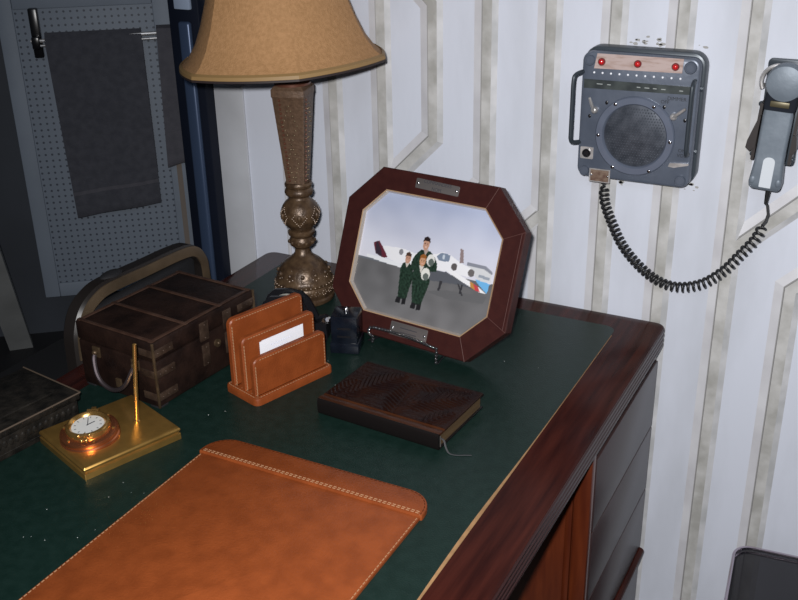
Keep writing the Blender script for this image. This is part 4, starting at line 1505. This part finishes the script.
for sx in (-1, 1):
    sc_.ball((sx * 0.0145, 0, 0.0016), 0.0018, 8, 5, (1, 1, 0.6), M=onf(-0.0562, -0.1045, 0.001))
build_each(sc_, 'plate_screw', chrome, dp)
MB().prism([(-0.010, -0.0035), (0.000, -0.0045), (0.0235, 0.0020), (0.0235, 0.0050), (0.000, 0.0035), (-0.008, 0.0025)], 0, 0.003, M=onf(0.0700, -0.0700)).build('volume_lever', steel, ic, smooth=0)
for sx, xh in ((-1, -0.1065), (1, 0.0905)):
    x_in = -0.094 if sx < 0 else 0.0895
    hp_ = [(x_in, -F0 + 0.006, 0.0725), (x_in - (0.010 if sx < 0 else -0.001), -F0 - 0.012, 0.0690), (xh, -F0 - 0.017, 0.058), (xh, -F0 - 0.018, 0.02), (xh, -F0 - 0.018, -0.030),
           (xh, -F0 - 0.017, -0.041), (x_in - (0.010 if sx < 0 else -0.001), -F0 - 0.012, -0.0475), (x_in, -F0 + 0.006, -0.0500)]
    MB().tube(spline(hp_, 5), 0.0038, 10).build('handle', icdark, ic)
dimtxt = mat('dark_legend_paint', (0.012, 0.014, 0.020), 0.5)
text('lettering', 'DIMMER', 0.0086, dimtxt, ic, onf(0.0640, 0.0400, 0.0003))
text('lettering', 'OFF', 0.0080, dimtxt, ic, onf(0.0450, 0.0335, 0.0003))
text('lettering', 'ON', 0.0078, dimtxt, ic, onf(0.0800, -0.0450, 0.0003))
text('lettering', 'VOL', 0.0078, dimtxt, ic, onf(0.0800, -0.0535, 0.0003))
MB().tube([(-0.0495, -0.040, -0.106), (-0.0495, -0.040, -0.119)], 0.0055, 12).build('cord_gland', rubber, ic)
sm_ = MB()
sm_.tube([(0.094, -0.020, 0.055), (0.1005, -0.020, 0.055)], 0.006, 10).tube([(0.094, -0.020, -0.050), (0.1005, -0.020, -0.050)], 0.006, 10)
build_each(sm_, 'side_screw', icdark, ic)

sf = MB()
random.seed(21)
for k in range(60):
    if k < 42:
        x, z = random.gauss(-0.43, 0.045), 1.2455 + abs(random.gauss(0, 0.005))
    else:
        x, z = random.choice([-0.46, -0.39, -0.335]) + random.gauss(0, 0.008), 1.015 - abs(random.gauss(0, 0.02))
    near = min(abs(x - q) for q in (-0.489, -0.378))
    if near < 0.028:
        continue
    r_ = random.uniform(0.001, 0.004)
    n_ = 7
    ph_ = random.random() * 6
    pts = [(x + r_ * 1.8 * math.cos(2 * PI * i / n_) * random.uniform(0.5, 1), z + r_ * math.sin(2 * PI * i / n_) * random.uniform(0.5, 1)) for i in range(n_)]
    sf.prism(pts, 0, 0.0004, M=tr(0, W, 0) @ XZ)
so2 = sf.build('paint_scuffs', mat('grimy_scuff', (0.30, 0.295, 0.29), 0.8), smooth=0)
tag(so2, 'grey grime scuffs on the white paint around the wall intercom', 'scuffs')
so2['kind'] = 'stuff'

# ================================================================== HANDSET AND ITS CRADLE
hs = thing('wall_handset', 'grey metal intercom handset hanging in its bracket on the white wall', 'handset', (-0.2045, W - 0.052, 1.145), 0)
HM = rot('Y', R(3.0))


def hp(z0, z1):
    return None


# body: tapered slab
rg = []
for z, hwd, y0, y1 in ((-0.104, 0.0215, -0.012, 0.010), (-0.100, 0.0245, -0.016, 0.012), (-0.092, 0.0255, -0.018, 0.012), (-0.060, 0.0225, -0.017, 0.012), (0.000, 0.0225, -0.016, 0.011), (0.015, 0.0225, -0.016, 0.011), (0.025, 0.0220, -0.016, 0.011)):
    rg.append([(x, y, z) for x, y in rrect(-hwd, hwd, y0, y1, 0.005, 4)])
hb = MB().rings(rg, M=HM).build('grip', hsgrey, hs)
rg = []
for z, hwd, y0, y1 in ((0.022, 0.0225, -0.014, 0.011), (0.032, 0.0245, -0.012, 0.011), (0.048, 0.0240, -0.010, 0.010), (0.068, 0.0200, -0.010, 0.008)):
    rg.append([(x, y, z) for x, y in rrect(-hwd, hwd, y0, y1, 0.004, 4)])
nk_ = MB().rings(rg, M=HM).build('throat', mat('blackened_metal', (0.010, 0.012, 0.018), 0.85, spec=0.15), hs)
MB().box(-0.0145, 0.0145, -0.0155, -0.009, 0.031, 0.040, 0.001, M=HM).build('slot_trim', mat('brass_dark', (0.10, 0.085, 0.05), 0.4, metal=0.5), nk_)
ex = MB().lathe([(0.027, -0.018), (0.0295, -0.010), (0.0295, 0.006), (0.027, 0.011), (0.018, 0.0135), (0.003, 0.014)], 36, M=HM @ tr(0.001, 0, 0.067) @ rot('X', R(90)))
ex.build('earpiece', hsgrey, hs)
MB().prism(rrect(-0.009, 0.009, -0.026, 0.024, (0.001, 0.008, 0.008, 0.001), 5), 0, 0.0010, M=HM @ tr(0.001, -0.0180, -0.072) @ XZ).build('label_strip', hslabel, hb, smooth=0)
ed2 = MB()
for sx in (-1, 1):
    ed2.ball((sx * 0.0195, -0.017, -0.088), 0.005, 10, 6, (1, 0.5, 1.4), M=HM)
build_each(ed2, 'corner_lug', hsgrey, hb)
MB().lathe([(0.0045, -0.104), (0.0035, -0.118), (0.0026, -0.130)], 12, M=HM @ tr(0.006, -0.002, 0)).build('strain_relief', rubber, hs)

cr = thing('handset_cradle', 'dark wall bracket with a chrome hook holding the grey handset', 'bracket', (-0.2045, W - 0.0060, 1.145))
MB().prism(rrect(-0.030, 0.030, -0.075, 0.095, 0.006, 3), 0.0, 0.010, 0.001, M=XZ).build('wall_plate', icdark, cr)
hk = MB()
arc = [(0.026 * math.sin(R(a)), -0.026, 0.062 - 0.026 * math.cos(R(a))) for a in range(60, 301, 12)]
hk.tube([(x * 1.0 - 0.012, y, z) for x, y, z in arc], 0.0034, 10, M=HM)
hk.tube([(-0.037, -0.026, 0.055), (-0.028, -0.004, 0.050)], 0.0034, 8, M=HM)
hk.build('hook_ring', steel, cr)
cp = MB()
for sx in (-1, 1):
    poly = [(0.0255 * sx, 0.012), (0.0285 * sx, 0.010), (0.040 * sx, -0.030), (0.041 * sx, -0.042), (0.034 * sx, -0.047), (0.0265 * sx, -0.040)]
    if sx > 0:
        poly = [(0.0265, -0.012), (0.033, -0.014), (0.036, -0.034), (0.033, -0.042), (0.0265, -0.042)]
    if sx < 0:
        poly = poly[::-1]
    cp.prism(poly, 0.012, 0.050, M=HM @ XZ)
    cp.prism(rrect(min(0.026 * sx, 0.031 * sx), max(0.026 * sx, 0.031 * sx), -0.062, 0.030, 0.001, 2), 0.008, 0.044, M=HM @ XZ)
build_each(cp, 'side_clip', clipm, cr, smooth=20)
bz = MB()
for sx in (-1, 1):
    for z_ in (0.026, -0.056):
        bz.ball((0.031 * sx, -0.030, z_), 0.0045, 8, 6, M=HM)
build_each(bz, 'clip_rivet', icdark, cr)

# ---- coiled cord between the two
path = [(-0.4750, 1.667, 1.011), (-0.469, 1.662, 0.98), (-0.452, 1.658, 0.945), (-0.432, 1.656, 0.911), (-0.403, 1.656, 0.880), (-0.369, 1.656, 0.857), (-0.333, 1.656, 0.849), (-0.292, 1.656, 0.861),
        (-0.258, 1.656, 0.890), (-0.233, 1.657, 0.925), (-0.213, 1.658, 0.955), (-0.203, 1.659, 0.982)]
pp = spline(path, 24)
dist = [0]
for a, c in zip(pp, pp[1:]):
    dist.append(dist[-1] + (c - a).length)
tot = dist[-1]


def along(d):
    for i in range(len(pp) - 1):
        if d <= dist[i + 1] or i == len(pp) - 2:
            t = (d - dist[i]) / max(1e-9, dist[i + 1] - dist[i])
            return pp[i].lerp(pp[i + 1], t), (pp[i + 1] - pp[i]).normalized()


turns = 47
coil = [Vector((-0.4775, 1.674, 1.0150))]
STEPS = turns * 12
ph = 0
for k in range(STEPS + 1):
    t = k / STEPS
    # looser coils towards the handset
    d = tot * (t * 0.90 + 0.10 * t ** 3)
    p, tg = along(d)
    n1 = Vector((0, 1, 0))
    n3 = tg.cross(n1).normalized()
    a = 2 * PI * turns * t
    rr = 0.0074 * min(1, k / 10, (STEPS - k) / 10 + 0.15)
    coil.append(p + n3 * (rr * math.cos(a)) + n1 * (rr * math.sin(a)))
coil += [Vector((-0.2005, 1.660, 0.988)), Vector((-0.1985, 1.661, 1.000)), Vector((-0.2020, 1.661, 1.0165))]
cordo = MB().tube(coil, 0.0021, 6).build('coiled_cord', rubber, smooth=60)
tag(cordo, 'black coiled cord drooping between the wall intercom and the handset', 'cord')

# ================================================================== WASTE BASKET
wb = thing('waste_basket', 'dark see-through mesh waste basket with a chrome rim by the white wall', 'waste basket', (-0.029, 1.541, 0), R(5))
HXw, HYw, HZw = 0.135, 0.130, 0.350
rg = []
for k in range(9):
    t = k / 8
    s_ = 0.80 + 0.20 * t
    rg.append([(x, y, 0.004 + (HZw - 0.006) * t) for x, y in rrect(-HXw * s_, HXw * s_, -HYw * s_, HYw * s_, 0.032 * s_, 6)])
MB().rings(rg, cap1=False).build('mesh_body', meshm, wb, smooth=50, recalc=False)
rimp = [(x, y, HZw) for x, y in rrect(-HXw, HXw, -HYw, HYw, 0.032, 8)]
MB().tube(rimp, 0.0032, 8, closed=True).build('rim', mat('dark_chrome', (0.46, 0.40, 0.45), 0.2, metal=1.0), wb)
rimp = [(x, y, HZw - 0.010) for x, y in rrect(-HXw + 0.001, HXw - 0.001, -HYw + 0.001, HYw - 0.001, 0.032, 8)]
MB().tube(rimp, 0.0020, 8, closed=True).build('lower_rim_wire', MATS['dark_chrome'], wb)
MB().prism(rrect(-HXw * 0.8, HXw * 0.8, -HYw * 0.8, HYw * 0.8, 0.026, 6), 0.0, 0.006).build('base_plate', blackm, wb)
